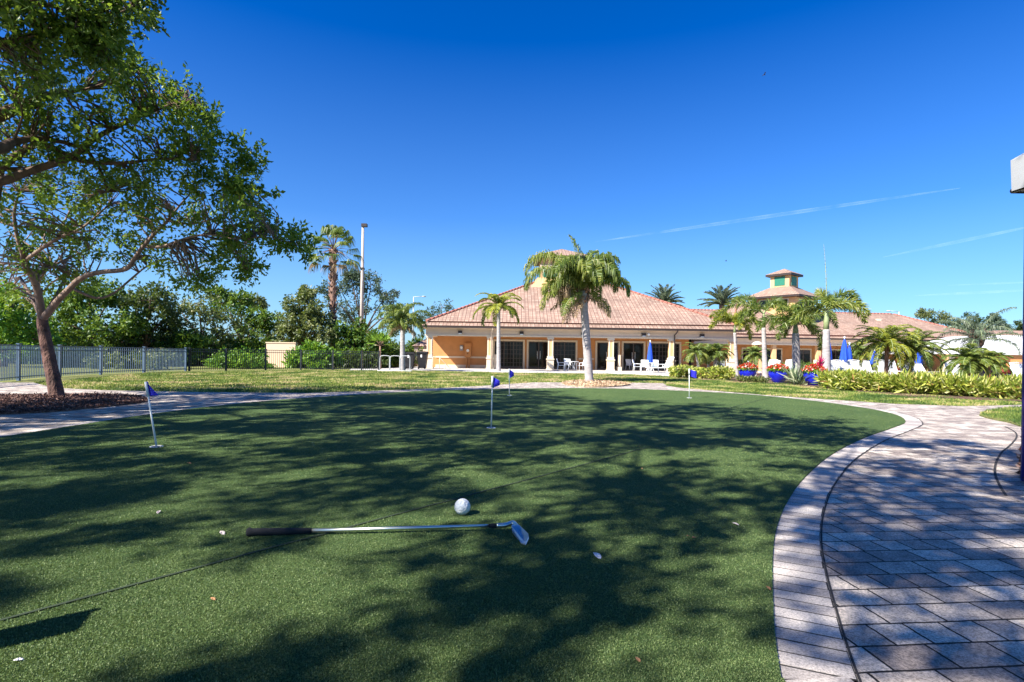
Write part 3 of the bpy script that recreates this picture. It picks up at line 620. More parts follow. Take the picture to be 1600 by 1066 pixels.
# cupola on the main roof
cu = (877 - 800) * 52.5 / FOC; CYc = 53.6; z0c = P(877, 444, CYc).z - .3; ze = P(877, 409, CYc).z; hw = 2.15
def sqp(m, cx, cy, h0, z0, h1, z1):
    a = [(cx + sx * h0, cy + sy * h0, z0) for sx, sy in ((-1, -1), (1, -1), (1, 1), (-1, 1))]; b = [(cx + sx * h1, cy + sy * h1, z1) for sx, sy in ((-1, -1), (1, -1), (1, 1), (-1, 1))]
    for i in range(4): j = (i + 1) % 4; m.face([a[i], a[j], b[j], b[i]])
    m.face(b)
cup = B('cupola', M_PEACH, lambda m: (sqp(m, cu, CYc, 3.1, z0c - .5, 2.5, P(877, 440, CYc).z), m.box(cu - hw, CYc - hw, z0c, cu + hw, CYc + hw, ze)))
B('cupola_roof', M_TILE, lambda m: hip(m, cu - 2.75, CYc - 2.75, cu + 2.75, CYc + 2.75, ze + .12, (cu, CYc, ze + 1.25)), cup)
B('cupola_eave', M_GUT, lambda m: m.box(cu - 2.7, CYc - 2.7, ze - .06, cu + 2.7, CYc + 2.7, ze + .12), cup)
zw0, zw1 = P(877, 437, CYc - hw).z, P(877, 417, CYc - hw).z
for a, b in ((-1.9, -.5), (.35, 1.9)): B('cupola_window', M_GREENV, lambda m: m.box(cu + a, CYc - hw - .03, zw0, cu + b, CYc - hw + .01, zw1), cup)
for a, b in ((-1.8, -.2), (.2, 1.8)):
    B('cupola_window', M_GREENV, lambda m: m.box(cu - hw - .03, CYc + a, zw0, cu - hw + .01, CYc + b, zw1), cup); B('cupola_window', M_GREENV, lambda m: m.box(cu + hw - .01, CYc + a, zw0, cu + hw + .03, CYc + b, zw1), cup)
B('cupola_trim', M_CREAM, lambda m: [m.box(cu - hw - .05, CYc - hw - .06, z, cu + hw + .05, CYc - hw - .031, z + .1) for z in (zw1 + .05, zw0 - .15, (zw0 + zw1) / 2 + .5)], cup)
# right wing, set back
wing = thing('clubhouse_wing', 'set-back right wing of the clubhouse with long pink tiled roof and tower', 'building', (36, 57, 0))
WA, WB2 = Vector((19.5, 56.3, 0)), Vector((51.0, 58.9, 0)); ex = (WB2 - WA).normalized(); ey = Vector((-ex.y, ex.x, 0)); WL = (WB2 - WA).length
MW = Matrix(((ex.x, ey.x, 0, WA.x), (ex.y, ey.y, 0, WA.y), (0, 0, 1, 0), (0, 0, 0, 1)))
def BW(name, mat, fn, par=None):
    m = MB(); fn(m); m.v = [tuple(MW @ Vector(p)) for p in m.v]; return m.build(name, mat, par or wing)
BW('wall', M_ORANGE, lambda m: m.box(-4, 3.2, .02, WL, 3.45, 3.3))
BW('beam', M_TAN, lambda m: (m.box(-4, -.2, ZB + .12, WL, .2, ZE), m.box(WL - .3, .2, ZB + .12, WL, 12, ZE)))
BW('beam_trim', M_CREAM, lambda m: m.box(-4, -.27, ZB, WL + .05, .24, ZB + .12))
BW('gutter', M_GUT, lambda m: m.box(-4, -.85, ZE + .02, WL + .75, -.75, ZG - .04))
BW('soffit', M_TAN, lambda m: m.box(-4, -.75, ZE, WL + .7, 14, ZE + .04))
RZ = 6.75
BW('roof_skirt', M_TILE, lambda m: hip(m, -8, -.8, WL + .75, 14.8, ZG, (-1, 7, 6.4), (WL - 5, 7, 6.4)))
BW('roof_step', M_RED, lambda m: m.box(-6, -.25, ZG + .1, WL + .2, -.1, ZG + .37))
wr = BW('roof', M_TILE, lambda m: hip(m, -8, -.35, WL + .3, 14.3, ZG + .35, (-4, 7, RZ), (WL - 4.6, 7, RZ)))
def f(m): ridge((-6, 7, RZ), (WL - 4.6, 7, RZ), m); ridge((WL + .3, -.35, ZG + .37), (WL - 4.6, 7, RZ), m); ridge((WL + .3, 14.3, ZG + .37), (WL - 4.6, 7, RZ), m)
BW('ridge_cap', M_RED, f, wr)
BW('roof_vent', M_GUT, lambda m: (m.box(.5, 4.2, 5.45, 1.7, 4.6, 5.75), ), wr); BW('roof_vent', M_GUT, lambda m: m.box(3.2, 4.2, 5.45, 4.4, 4.6, 5.75), wr); BW('roof_vent', M_CREAM, lambda m: m.box(23, 4.4, 5.5, 23.4, 4.8, 5.95), wr)
for u in (3.2, 7.9, 12.8, 17.6, 22.5, 27.5):
    o = BW('column', M_PEACH, lambda m: m.box(u - .2, -.2, 1.12, u + .2, .2, ZB - .003)); BW('column_base', M_CREAM, lambda m: m.box(u - .3, -.3, .02, u + .3, .3, 1.12), o)
def wopen(u0, u1, kind='window'):
    fr = BW(kind, M_FRAME, lambda m: (m.box(u0, 3.15, .1, u1, 3.197, 2.2),)); BW('trim', M_CREAM, lambda m: (m.box(u0 - .14, 3.1, .02, u0 - .002, 3.197, 2.36), m.box(u1 + .002, 3.1, .02, u1 + .14, 3.197, 2.36), m.box(u0 - .002, 3.1, 2.21, u1 + .002, 3.197, 2.36)), fr)
    BW('pane', M_GLASS, lambda m: [m.box(u0 + .08 + (u1 - u0) * k / 2, 3.12, .3, u0 - .08 + (u1 - u0) * (k + 1) / 2, 3.149, 2.1) for k in range(2)], fr)
for u0, u1, k in ((6.2, 7.0, 'door'), (8.6, 10.6, 'window'), (12.4, 14.0, 'window'), (16.2, 17.8, 'window'), (21, 23, 'window'), (25.5, 27.5, 'window')): wopen(u0, u1, k)
BW('projecting_roof', M_TILE, lambda m: hip(m, 3.0, -.36, 12.0, 12, ZG + .36, (7.4, 6.5, 8.2)))
BW('valley_cap', M_RED, lambda m: (ridge((3.0, -.36, ZG + .38), (7.4, 6.5, 8.22), m, .09)), wr)
# tower
TXc, TY = XW(1225, 62.5, 8), 62.5; MT = Matrix.Translation((TXc, TY, 0)) @ Matrix.Rotation(R_(38), 4, 'Z')
def BT(name, mat, fn, par=None):
    m = MB(); fn(m); m.v = [tuple(MT @ Vector(p)) for p in m.v]; return m.build(name, mat, par or wing)
def tz(py, d=0): return P(1225, py, TY + d).z
tow = BT('tower', M_PEACH, lambda m: (m.box(-2.35, -2.35, 3.5, 2.35, 2.35, tz(466)), m.box(-1.08, -1.08, tz(470), 1.08, 1.08, tz(430))))
BT('tower_roof', M_TILE, lambda m: hip(m, -3.15, -3.15, 3.15, 3.15, tz(466), (0, 0, tz(441))), tow)
BT('tower_eave', M_GUT, lambda m: m.box(-3.1, -3.1, tz(468.5), 3.1, 3.1, tz(466.2)), tow)
BT('lantern_roof', M_TILE, lambda m: hip(m, -1.5, -1.5, 1.5, 1.5, tz(430), (0, 0, tz(420))), tow)
BT('lantern_eave', M_GUT, lambda m: m.box(-1.46, -1.46, tz(433), 1.46, 1.46, tz(430.2)), tow)
for s in range(4):
    MR = Matrix.Rotation(s * math.pi / 2, 4, 'Z')
    def f(m):
        m.box(-.6, -1.12, tz(448), .6, -1.081, tz(434)); m.v = [tuple(MR @ Vector(p)) for p in m.v]
    BT('louver', M_GREENV, f, tow)
    for q in (-1.1, 1.1):
        def f(m):
            m.box(q - .55, -2.40, tz(487), q + .55, -2.352, tz(470)); m.v = [tuple(MR @ Vector(p)) for p in m.v]
        wn = BT('tower_window', M_CREAM, f, tow)
        def f(m):
            m.box(q - .42, -2.43, tz(485.4), q + .42, -2.401, tz(471.6)); m.v = [tuple(MR @ Vector(p)) for p in m.v]
        BT('pane', M_GLASS, f, wn)
# small roofed building far right behind the tent
fr = thing('pavilion', 'low pavilion with red tiled roof rising behind the white tent at the right edge', 'building', (62, 72, 0))
m = MB(); m.box(55, 70, .02, 80, 82, 3.0); m.build('wall', M_ORANGE, fr); m = MB(); hip(m, 54, 69, 81, 83, 3.0, (61, 76, P(1600, 517, 76).z), (74, 76, P(1600, 517, 76).z)); m.build('roof', M_TILE, fr)
# cream wall beyond the fence, light poles
m = MB(); a = P(415.5, 577, 41); b = P(461, 577, 41); m.box(a.x, 41, 0, b.x, 41.35, P(440, 536.5, 41).z); m.box(a.x - .04, 40.96, P(440, 536.5, 41).z, b.x + .04, 41.39, P(440, 536.5, 41).z + .08)
tag(m.build('garden_wall', plain('wall_peach', (0.72, 0.52, 0.36), .9, var=.05)), 'plain peach stucco wall segment standing behind the black fence', 'wall')
m = MB(); q = P(565, 512, 50); lp = thing('light_pole', 'tall pale concrete pole rising beside the tall fan palm', 'pole', (q.x, 50, 0))
zt = P(567, 352, 50).z; m.tube([(q.x, 50, 0), (q.x, 50, zt)], [.21, .11], 10); m.build('pole', plain('concrete_pole', (0.50, 0.42, 0.36), .85, var=.15, scale=2), lp)
m = MB(); m.box(q.x - .12, 49.8, zt - .15, q.x + .38, 50.2, zt + .12); m.tube([(q.x, 50, zt - .2), (q.x + .3, 50, zt - .02)], .05, 6); m.build('bracket', M_GUT, lp)
m = MB(); m.box(q.x - .17, 49.78, P(565, 421, 50).z, q.x + .17, 50.2, P(565, 418.5, 50).z); m.build('band', M_GUT, lp)
M_LG = plain('pole_grey', (0.45, 0.46, 0.47), .6)
def arm_pole(px, ytop, Y, label, rev=False):
    b = P(px, 520, Y); r = thing('street_light', label, 'street light', (b.x, Y, 0)); zt = P(px, ytop, Y).z
    m = MB(); m.tube([(b.x, Y, 0), (b.x, Y, zt)], [.15, .08], 8); m.build('pole', M_LG, r)
    m = MB(); m.tube([(b.x, Y, zt), (b.x + (1.6 if not rev else -1.6), Y, zt + .1)], .05, 6); m.build('arm', M_LG, r)
    m = MB(); s = 1 if not rev else -1; m.lathe([(.001, .12), (.28, .1), (.36, 0), (.3, -.06), (.001, -.07)], (b.x + s * 1.7, Y, zt + .06), 10); m.build('lamp_head', M_LG, r)
arm_pole(645.5, 464, 90, 'slim pale grey street light rising behind the small palm left of the clubhouse')
arm_pole(1404, 487, 90, 'street light whose head just clears the roof of the right wing', True)
# ------------------------------------------------------------------ porch cabinets
cb = XW(731, WY - .3, 1.2); r = thing('utility_cabinet', 'tall orange utility cabinet standing against the shaded porch wall', 'cabinet', (cb, WY - .3, 0.02))
m = MB(); m.box(cb - .27, WY - .36, .92, cb + .27, WY - .08, 2.06); m.box(cb - .31, WY - .4, 2.06, cb + .31, WY - .06, 2.12); m.build('cabinet', M_ORANGE, r)
m = MB(); m.box(cb - .16, WY - .3, .02, cb - .06, WY - .14, .92); m.box(cb + .06, WY - .3, .02, cb + .16, WY - .14, .92); m.build('stand', M_ORANGE, r)
m = MB(); m.tube([(cb, WY - .36, 1.5), (cb, WY - .43, 1.5)], .12, 14); m.build('meter', M_WHITE, r)
m = MB(); m.box(cb - .025, WY - .39, 1.2, cb + .025, WY - .36, 1.3); m.build('latch', M_GUT, r)
cb = XW(721, WY - .1, 1.6); r = thing('electric_meter', 'round grey electric meter on the porch wall left of the cabinet', 'meter', (cb, WY, 1.7))
m = MB(); m.box(cb - .14, WY - .1, 1.5, cb + .14, WY - .003, 1.95); m.build('meter_box', plain('grey_paint', (.3, .3, .32), .6), r); m = MB(); m.tube([(cb, WY - .1, 1.75), (cb, WY - .2, 1.75)], .11, 14); m.build('dial', M_WHITE, r)
# ramp rail at the left end of the porch
r = thing('handrail', 'cream pipe handrail by the ramp at the left end of the porch', 'handrail', (XW(688, 42, .5), 42.5, 0))
m = MB(); ax, bx = XW(676, 42.6, .5), XW(702, 42.6, .3)
m.tube([(ax, 42.7, .95), (ax + .5, 42.7, .9), (bx, 42.7, .12)], .028, 6); m.build('rail', M_CREAM, r)
for t in (.0, .4, .75): m = MB(); xx = ax + (bx - ax) * t; m.tube([(xx, 42.7, .02), (xx, 42.7, .93 if t < .3 else .93 - (t - .38) * 1.3)], .022, 6); m.build('post', M_CREAM, r)
# ------------------------------------------------------------------ fence
M_FEN = plain('fence_lit_blue', (0.09, 0.135, 0.20), 0.3, var=.15, bmp=0, spec=.8)  # blue-grey tone includes light reflected off the metal, put into the colour
M_FENB = plain('fence_black', (0.02, 0.024, 0.03), 0.4, var=.1, bmp=0)
def fence(pts, label, H, mat, name='metal_fence', gap=.115):
    r = thing(name, label, 'fence', pts[0])
    for i, p in enumerate(pts):
        m = MB(); m.box(p.x - .045, p.y - .045, 0, p.x + .045, p.y + .045, H + .03); m.box(p.x - .06, p.y - .06, H + .03, p.x + .06, p.y + .06, H + .06); m.build('post', mat, r)
    for a, b in zip(pts, pts[1:]):
        d = (b - a); L = d.length; d = d / L; m = MB(); k = int(L / gap); T = Matrix.Translation(a) @ Matrix.Rotation(math.atan2(d.y, d.x), 4, 'Z')
        for z in (.12, H - .18, H - .03): m.box(.05, -.02, z, L - .05, .02, z + .035, T)
        for j in range(1, k): m.box(j * L / k - .011, -.011, .05, j * L / k + .011, .011, H - .004, T)
        m.build('picket_panel', mat, r)
fl = [G(-150, 612), G(-45, 603), G(29, 595), G(93, 589.5), G(157, 585.5), G(225, 583), G(290, 580)]
fence(fl, 'aluminium picket fence, reflected light in its blue-grey colour, running back along the left side behind the red-barked tree', 1.27, M_FEN)
f2 = [G(290, 580) + Vector((.12, .15, 0)), G(353, 579.3), G(415, 578.7), G(470, 578.6), G(520, 579), G(565, 579.3), G(592, 579.6)]
fence(f2, 'black aluminium picket fence crossing in front of the peach wall and fan palm', 1.27, M_FENB)
# barrier rack and bins
bk = G(612, 581); r = thing('bike_rack', 'low pale grey tubular rack standing beside the small palm by the bins', 'rack', bk)
for x in (-.75, -.1, .55):
    m = MB(); m.tube(smooth_path([bk + Vector((x, 0, .05)), bk + Vector((x, 0, .85)), bk + Vector((x + .12, 0, 1.0)), bk + Vector((x + .5, 0, 1.0)), bk + Vector((x + .6, 0, .9)), bk + Vector((x + .6, 0, .05))], 3), .024, 6); m.build('hoop', M_LG, r)
m = MB(); m.box(bk.x - .9, bk.y - .1, .02, bk.x + 1.25, bk.y + .1, .09); m.build('base_rail', M_WHITE, r)
M_BIN = plain('bin_black', (0.015, 0.014, 0.016), 0.5, var=.2, bmp=0)
def wheelie(px, py, label, s=1.0):
    p = G(px, py); r = thing('wheelie_bin', label, 'bin', p, 'dark bins by the porch end')
    m = MB(); a = [(-.27, -.3), (.27, -.3), (.27, .3), (-.27, .3)]; lo = [(p.x + x * .8 * s, p.y + y * .8 * s, .08) for x, y in a]; hi = [(p.x + x * 1.15 * s, p.y + y * 1.1 * s, 1.0 * s) for x, y in a]
    m.face(lo[::-1]); m.face(hi)
    for i in range(4): m.face([lo[i], lo[(i + 1) % 4], hi[(i + 1) % 4], hi[i]])
    m.build('body', M_BIN, r)
    m = MB(); m.box(p.x - .34 * s, p.y - .38 * s, 1.0 * s + .003, p.x + .34 * s, p.y + .34 * s, 1.07 * s); m.box(p.x - .3 * s, p.y - .2 * s, 1.07 * s, p.x + .3 * s, p.y + .34 * s, 1.12 * s); m.build('lid', M_BIN, r)
    m = MB(); m.tube([(p.x - .3 * s, p.y + .4 * s, 1.0 * s), (p.x + .3 * s, p.y + .4 * s, 1.0 * s)], .02, 6); m.build('handle', M_BIN, r)
    for sd_ in (-1, 1): m = MB(); m.tube([(p.x + sd_ * .2, p.y - .34, .12), (p.x + sd_ * .27, p.y - .34, .12)], .12, 12); m.build('wheel', M_BIN, r)
    m = MB(); m.box(p.x - .09, p.y - .32 * s - .012, .75 * s, p.x + .02, p.y - .30 * s, .92 * s); m.build('sticker', M_WHITE, r)
wheelie(640, 577.6, 'dark wheelie bin right beside the small palm trunk', 1.15); wheelie(660, 577, 'dark wheelie bin nearest the porch corner column', 1.2)
# sheds behind the bins
sh = thing('shed', 'tiny pink-roofed shed peeking over the dark bins left of the porch', 'shed', (XW(655, 52, 1), 52, 0)); m = MB(); sx0 = XW(650, 52, 1.5); m.box(sx0, 51, 0, sx0 + 2.2, 53, 1.9); m.build('wall', M_TAN, sh)
m = MB(); hip(m, sx0 - .2, 50.8, sx0 + 2.4, 53.2, 1.9, (sx0 + 1.1, 52, 2.7)); m.build('roof', M_TILE, sh)
# ------------------------------------------------------------------ palms
M_PT = plain('palm_trunk_grey', (0.36, 0.33, 0.32), 0.9, var=.3, scale=4, bmp=.8, bscale=8, sc=(1, 1, 5))
M_PT2 = plain('palm_trunk_brown', (0.24, 0.14, 0.10), 0.9, var=.5, scale=6, bmp=1.0, bscale=12, sc=(1, 1, 2))
M_SHAFT = plain('crownshaft_green', (0.25, 0.30, 0.14), 0.6, var=.25, scale=4)
PL_Q = leafmat('palm_leaf', [(0, (0.04, 0.08, 0.02)), (.45, (0.12, 0.18, 0.035)), (.8, (0.28, 0.31, 0.06)), (1, (0.42, 0.38, 0.10))], .35, .4)
PL_Y = leafmat('palm_leaf_yellow', [(0, (0.06, 0.10, 0.015)), (.5, (0.20, 0.24, 0.03)), (.85, (0.42, 0.40, 0.05)), (1, (0.55, 0.45, 0.06))], .35, .4)
PL_D = leafmat('palm_leaf_dry', [(0, (0.15, 0.09, 0.05)), (1, (0.42, 0.30, 0.18))], .2, .7)
PL_B = leafmat('date_leaf', [(0, (0.05, 0.08, 0.05)), (.6, (0.13, 0.17, 0.11)), (1, (0.26, 0.30, 0.2))], .2, .4)
class Leaves:
    def __init__(s): s.V = []; s.F = []; s.R = []; s.n = 0
    def strip(s, p, d1, d2, L, w, rnd):
        """leaflet bending from direction d1 to d2"""
        d1 = d1.normalized(); d2 = d2.normalized(); sd = d1.cross(Vector((random.gauss(0, 1), random.gauss(0, 1), random.gauss(0, 1)))).normalized()
        m = p + d1 * L * .5; t = m + d2 * L * .5; k = s.n
        s.V += [p - sd * w * .3, p + sd * w * .3, m + sd * w * .5, m - sd * w * .5, t + sd * w * .08, t - sd * w * .08]; s.F += [(k, k + 1, k + 2, k + 3), (k + 3, k + 2, k + 4, k + 5)]; s.R += [rnd, rnd]; s.n += 6
    def obj(s, name, mat, par, off): return raw(name, [tuple(v) for v in s.V], s.F, mat, par, np.clip(s.R, 0, 1), off)
def frond(Lv, base, az, el, L, droop, nl, ll, lw, style, rmb=None, rbase=.5):
    """rachis curve with leaflets; style: queen, date, fox, arch"""
    h = Vector((math.cos(az), math.sin(az), 0)); p = Vector(base); seg = 14; pts = [p.copy()]; a = el
    for i in range(seg):
        t = i / seg; a = el - droop * (t ** (1.9 if style == 'queen' else 1.35)); p = p + (h * math.cos(a) + Vector((0, 0, math.sin(a)))) * (L / seg); pts.append(p.copy())
    if rmb is not None: rmb.tube(pts, list(np.linspace(.028, .006, len(pts))), 5, cap=False)
    side = Vector((-h.y, h.x, 0)); tone = random.uniform(-.15, .2)
    nl = int(nl * 1.45)
    for i in range(nl):
        t = .1 + .9 * i / nl; x = t * seg; k = min(int(x), seg - 1); q = pts[k].lerp(pts[k + 1], x - k); tan = (pts[k + 1] - pts[k]).normalized()
        up = side.cross(tan) * -1
        if up.z < 0: up = -up
        lenf = math.sin(math.pi * min(.97, t * .85 + .12)) ** .6
        for sgn in (-1, 1):
            if style == 'queen':
                v = side * sgn * random.uniform(.5, 1) + up * random.uniform(-.4, .5) + tan * random.uniform(.2, .6); d2 = v * .25 + Vector((0, 0, -1.3)) + tan * .2
            elif style == 'date':
                v = side * sgn + up * .55 + tan * .9; d2 = v + Vector((0, 0, -.15))
            elif style == 'fox':
                th = random.uniform(0, 2 * math.pi); v = side * math.cos(th) + up * math.sin(th) + tan * .7; d2 = v + Vector((0, 0, -.5))
            else:
                v = side * sgn + up * .3 + tan * .7; d2 = v + Vector((0, 0, -.9))
            Lv.strip(q, v, d2, ll * lenf * random.uniform(.8, 1.15), lw * .98, rbase + tone + random.uniform(-.25, .3))
def trunk_mb(pts, r, n=12, ring=0.0):
    q = smooth_path(pts, 8); m = MB(); rr = np.interp(np.linspace(0, 1, len(q)), np.linspace(0, 1, len(r)), r)
    rr = [x * (1 + (ring * (1 if i % 2 else -1))) for i, x in enumerate(rr)]; m.tube(q, rr, n); return m
def palm(name, label, base, top, rad, fr, mat, tmat=M_PT, shaft=None, group=None, dry=0, ring=.03, shaft_r=.1, boot=0.0, cat='palm', lean=None):
    r = thing(name, label, cat, base, group); b, t = Vector(base), Vector(top); mid = b.lerp(t, .5) + (Vector(lean) if lean else Vector((0, 0, 0)))
    trunk_mb([b, b.lerp(mid, .12), mid, t], rad, 12, ring).build('trunk', tmat, r)
    c = t
    if shaft:
        m = MB(); m.tube([t - Vector((0, 0, .02)), t + Vector((0, 0, shaft * .4)), t + Vector((0, 0, shaft))], [shaft_r * 1.1, shaft_r, shaft_r * .5], 10); m.build('crownshaft', M_SHAFT, r); c = t + Vector((0, 0, shaft * .9))
    if boot:
        m = MB()
        for i in range(46): a = random.uniform(0, 6.28); z = random.uniform(-boot, .15); e = Vector((math.cos(a), math.sin(a), 0)); q = t + Vector((0, 0, z)) + e * rad[-1] * .6; m.tube([q, q + e * .12 + Vector((0, 0, .15)), q + e * .2 + Vector((0, 0, .38))], [.06, .05, .015], 5)
        m.build('leaf_bases', M_PT2, r)
    Lv = Leaves(); rm = MB()
    for f_ in fr: frond(Lv, c, *f_, rmb=rm)
    Lv.obj('crown', mat, r, tuple(r.location)); rm.build('frond_stems', M_SHAFT, r)
    if dry:
        Ld = Leaves(); rd = MB()
        for i in range(dry): frond(Ld, c - Vector((0, 0, .15)), random.uniform(0, 6.28), random.uniform(-.9, -.2), fr[0][2] * .6, .8, 30, fr[0][5] * .8, fr[0][6], 'queen', rd)
        Ld.obj('dry_fronds', PL_D, r, tuple(r.location)); rd.build('dry_stems', M_PT2, r)
    return r
def ring_fronds(n, L, els, droop, nl, ll, lw, style, az0=0.0, jit=.15):
    o = []
    for i in range(n):
        t = i / max(n - 1, 1); el = els[0] + (els[1] - els[0]) * t + random.uniform(-jit, jit); o.append((az0 + i * 2.4 + random.uniform(-.2, .2), el, L * random.uniform(.85, 1.1), droop * random.uniform(.85, 1.15), nl, ll, lw, style))
    return o
# central queen palm
b = G(921, 598); t = P(911, 455, b.y)
fr = [(2.6, 1.55, 2.7, .8, 70, .5, .036, 'queen'), (.9, 1.5, 2.5, 1.6, 80, .6, .036, 'queen')] + ring_fronds(19, 2.5, (1.55, .65), 2.9, 105, .68, .042, 'queen', .4)
fr += [(2.9, 1.15, 3.9, 3.0, 110, .8, .042, 'queen'), (3.4, .75, 3.4, 2.6, 110, .8, .042, 'queen'), (.2, 1.25, 2.5, 2.8, 110, .85, .042, 'queen'), (-.2, .7, 2.1, 2.2, 70, .6, .034, 'queen'), (2.7, .2, 2.4, 1.9, 60, .6, .034, 'queen'), (.5, -.2, 1.9, 1.3, 60, .5, .034, 'queen'), (4.0, -.3, 2.0, 1.2, 60, .5, .034, 'queen')]
palm('queen_palm', 'tallest queen palm with grey trunk and drooping plumes in front of the cupola', b, t, [.25, .185, .175, .16], fr, PL_Q, dry=5, boot=.7, cat='palm')
qp = bpy.data.objects['queen_palm']; m = MB(); Lv = Leaves()
for az, ln, dz in ((2.9, 1.5, .35), (3.4, 1.2, .1), (2.5, 1.1, -.1)):
    c_ = Vector(t); h_ = Vector((math.cos(az), math.sin(az) - .5, 0)).normalized(); e_ = c_ + h_ * ln * .8 + Vector((0, 0, dz)); m.tube(smooth_path([c_, c_ + h_ * ln * .45 + Vector((0, 0, dz + .35)), e_], 3), .025, 5)
    for k in range(90): Lv.strip(e_ + Vector((random.gauss(0, .1), random.gauss(0, .1), random.gauss(0, .1))), Vector((random.gauss(0, .4), random.gauss(0, .4), -1)), Vector((0, 0, -1)), random.uniform(.35, .8), .03, random.random())
m.build('fruit_stalks', M_STRAW, qp); Lv.obj('fruit_clusters', PL_D, qp, tuple(qp.location))
# small palm by the porch
b = G(779, 580.6); palm('small_palm', 'small palm with yellowing lower fronds in front of the porch windows', b, P(779, 482, b.y), [.2, .15, .13, .12], ring_fronds(20, 2.1, (1.35, .0), 1.9, 60, .42, .04, 'arch', 1), PL_Y, dry=0, boot=.15)
b = G(629, 580); palm('small_palm', 'small palm with shaggy crown beside the dark bins', b, P(629, 505, b.y), [.24, .19, .16, .14], ring_fronds(24, 2.1, (1.35, .0), 2.1, 64, .45, .04, 'queen', 2), PL_Q, dry=3, boot=.55)
# washingtonia
def fanpalm():
    Y = 45; b = XW(519, Y, 0); base = Vector((b, Y, 0)); top = P(521, 390, Y); r = thing('fan_palm', 'tall fan palm with rough brown trunk left of the concrete pole', 'palm', base)
    m = trunk_mb([base, base.lerp(top, .3), base.lerp(top, .7), top], [.28, .20, .22, .27], 12, .06); m.build('trunk', M_PT2, r)
    m = MB()
    for i in range(230): 
        z = random.uniform(.3, 1.0); a = random.uniform(0, 6.28); q = base.lerp(top, z); e = Vector((math.cos(a), math.sin(a), 0)); q = q + e * .19; m.tube([q, q + e * .1 + Vector((0, 0, .14)), q + e * .2 + Vector((0, 0, .32))], [.06, .05, .015], 4)
    m.build('leaf_bases', M_PT2, r)
    Lg, Ld, st = Leaves(), Leaves(), MB()
    for i in range(32):
        az = i * 2.4 + random.uniform(-.2, .2); el = 1.5 - 2.2 * (i / 31) ** .95 + random.uniform(-.12, .12); h = Vector((math.cos(az), math.sin(az), 0)); d = h * math.cos(el) + Vector((0, 0, math.sin(el)))
        pl = random.uniform(1.3, 1.9); hub = top + d * pl + Vector((0, 0, -.12 * pl)); st.tube([top, top + d * pl * .5, hub], [.03, .022, .015], 5)
        dry = el < -.45; Lx = Ld if dry else Lg; side = Vector((-h.y, h.x, 0)); tone = random.uniform(.2, .7)
        for k in range(24):
            t_ = -1.6 + 3.2 * k / 23; dd = (d * math.cos(t_) + side * math.sin(t_)); l = 1.25 * (1 - .12 * abs(t_)); Lx.strip(hub, dd, dd * .45 + Vector((0, 0, -.9)), l, .075, tone + random.uniform(-.15, .2))
    Lg.obj('crown', PL_Q, r, tuple(base)); Ld.obj('dry_fronds', PL_D, r, tuple(base)); st.build('frond_stems', M_PT2, r)
fanpalm()
# date palms beyond the roof
for px, py, Y, lab in ((1038, 476, 75, 'date palm crown rising over the roof between the cupola and the wing'), (1128, 477, 72, 'date palm crown rising over the roof just left of the tower')):
    b = Vector((XW(px, Y, 4), Y, 0)); palm('date_palm', lab, b, P(px, py, Y), [.4, .35, .35, .35], ring_fronds(44, 3.1, (1.4, .05), .75, 34, .5, .075, 'date', px), PL_B, tmat=M_PT2)
# foxtail palms of the pool garden
fx = 'foxtail palms of the pool garden'
b = G(1152, 592.5); palm('foxtail_palm', 'slim foxtail palm with dark trunk at the right end of the low hedge', b, P(1148, 520, b.y), [.16, .11, .09, .08], ring_fronds(9, 1.9, (1.2, .3), 2.1, 85, 0.36, .036, 'fox', .3), PL_Y, shaft=.55, shaft_r=.07, group=fx)
b = G(1196, 595); palm('foxtail_palm', 'foxtail palm standing between the first two blue pots from the left', b, P(1193, 512, b.y), [.24, .17, .12, .10], [(2.0, 1.0, 2.6, 1.7, 110, 0.38, .036, 'fox'), (2.9, .75, 2.5, 1.9, 110, 0.38, .036, 'fox'), (3.4, .5, 1.9, 2.2, 80, 0.38, .036, 'fox'), (.3, 1.2, 1.7, 1.9, 80, 0.38, .036, 'fox'), (5.0, .8, 1.8, 1.9, 80, 0.38, .036, 'fox')], PL_Q, shaft=.8, shaft_r=.09, group=fx)
b = Vector((XW(1245, 27.5, 0), 27.5, 0)); palm('foxtail_palm', 'foxtail palm rising behind the striped flax plant', b, P(1243, 521, b.y), [.25, .2, .19, .16], ring_fronds(11, 2.2, (1.2, .2), 2.3, 100, 0.42, .036, 'fox', 1.2), PL_Q, shaft=.5, shaft_r=.13, group=fx)
b = G(1291, 602.5); palm('foxtail_palm', 'tallest foxtail palm with thick grey trunk right of the third blue pot', b, P(1291, 515, b.y), [.3, .19, .17, .13], [(.35, .95, 2.5, 2.0, 130, 0.42, .036, 'fox'), (.05, .45, 2.2, 1.9, 120, 0.42, .036, 'fox'), (-.6, .6, 1.9, 2.0, 90, 0.39, .036, 'fox'), (3.3, .75, 1.9, 2.2, 100, 0.39, .036, 'fox'), (2.7, .3, 1.7, 1.9, 90, 0.39, .036, 'fox'), (4.3, .8, 1.6, 2.1, 90, 0.39, .036, 'fox'), (1.4, 1.3, 1.6, 1.6, 90, 0.39, .036, 'fox'), (1.7, 1.55, 3.0, .15, 12, .1, .02, 'fox')], PL_Q, shaft=.95, shaft_r=.11, group=fx)
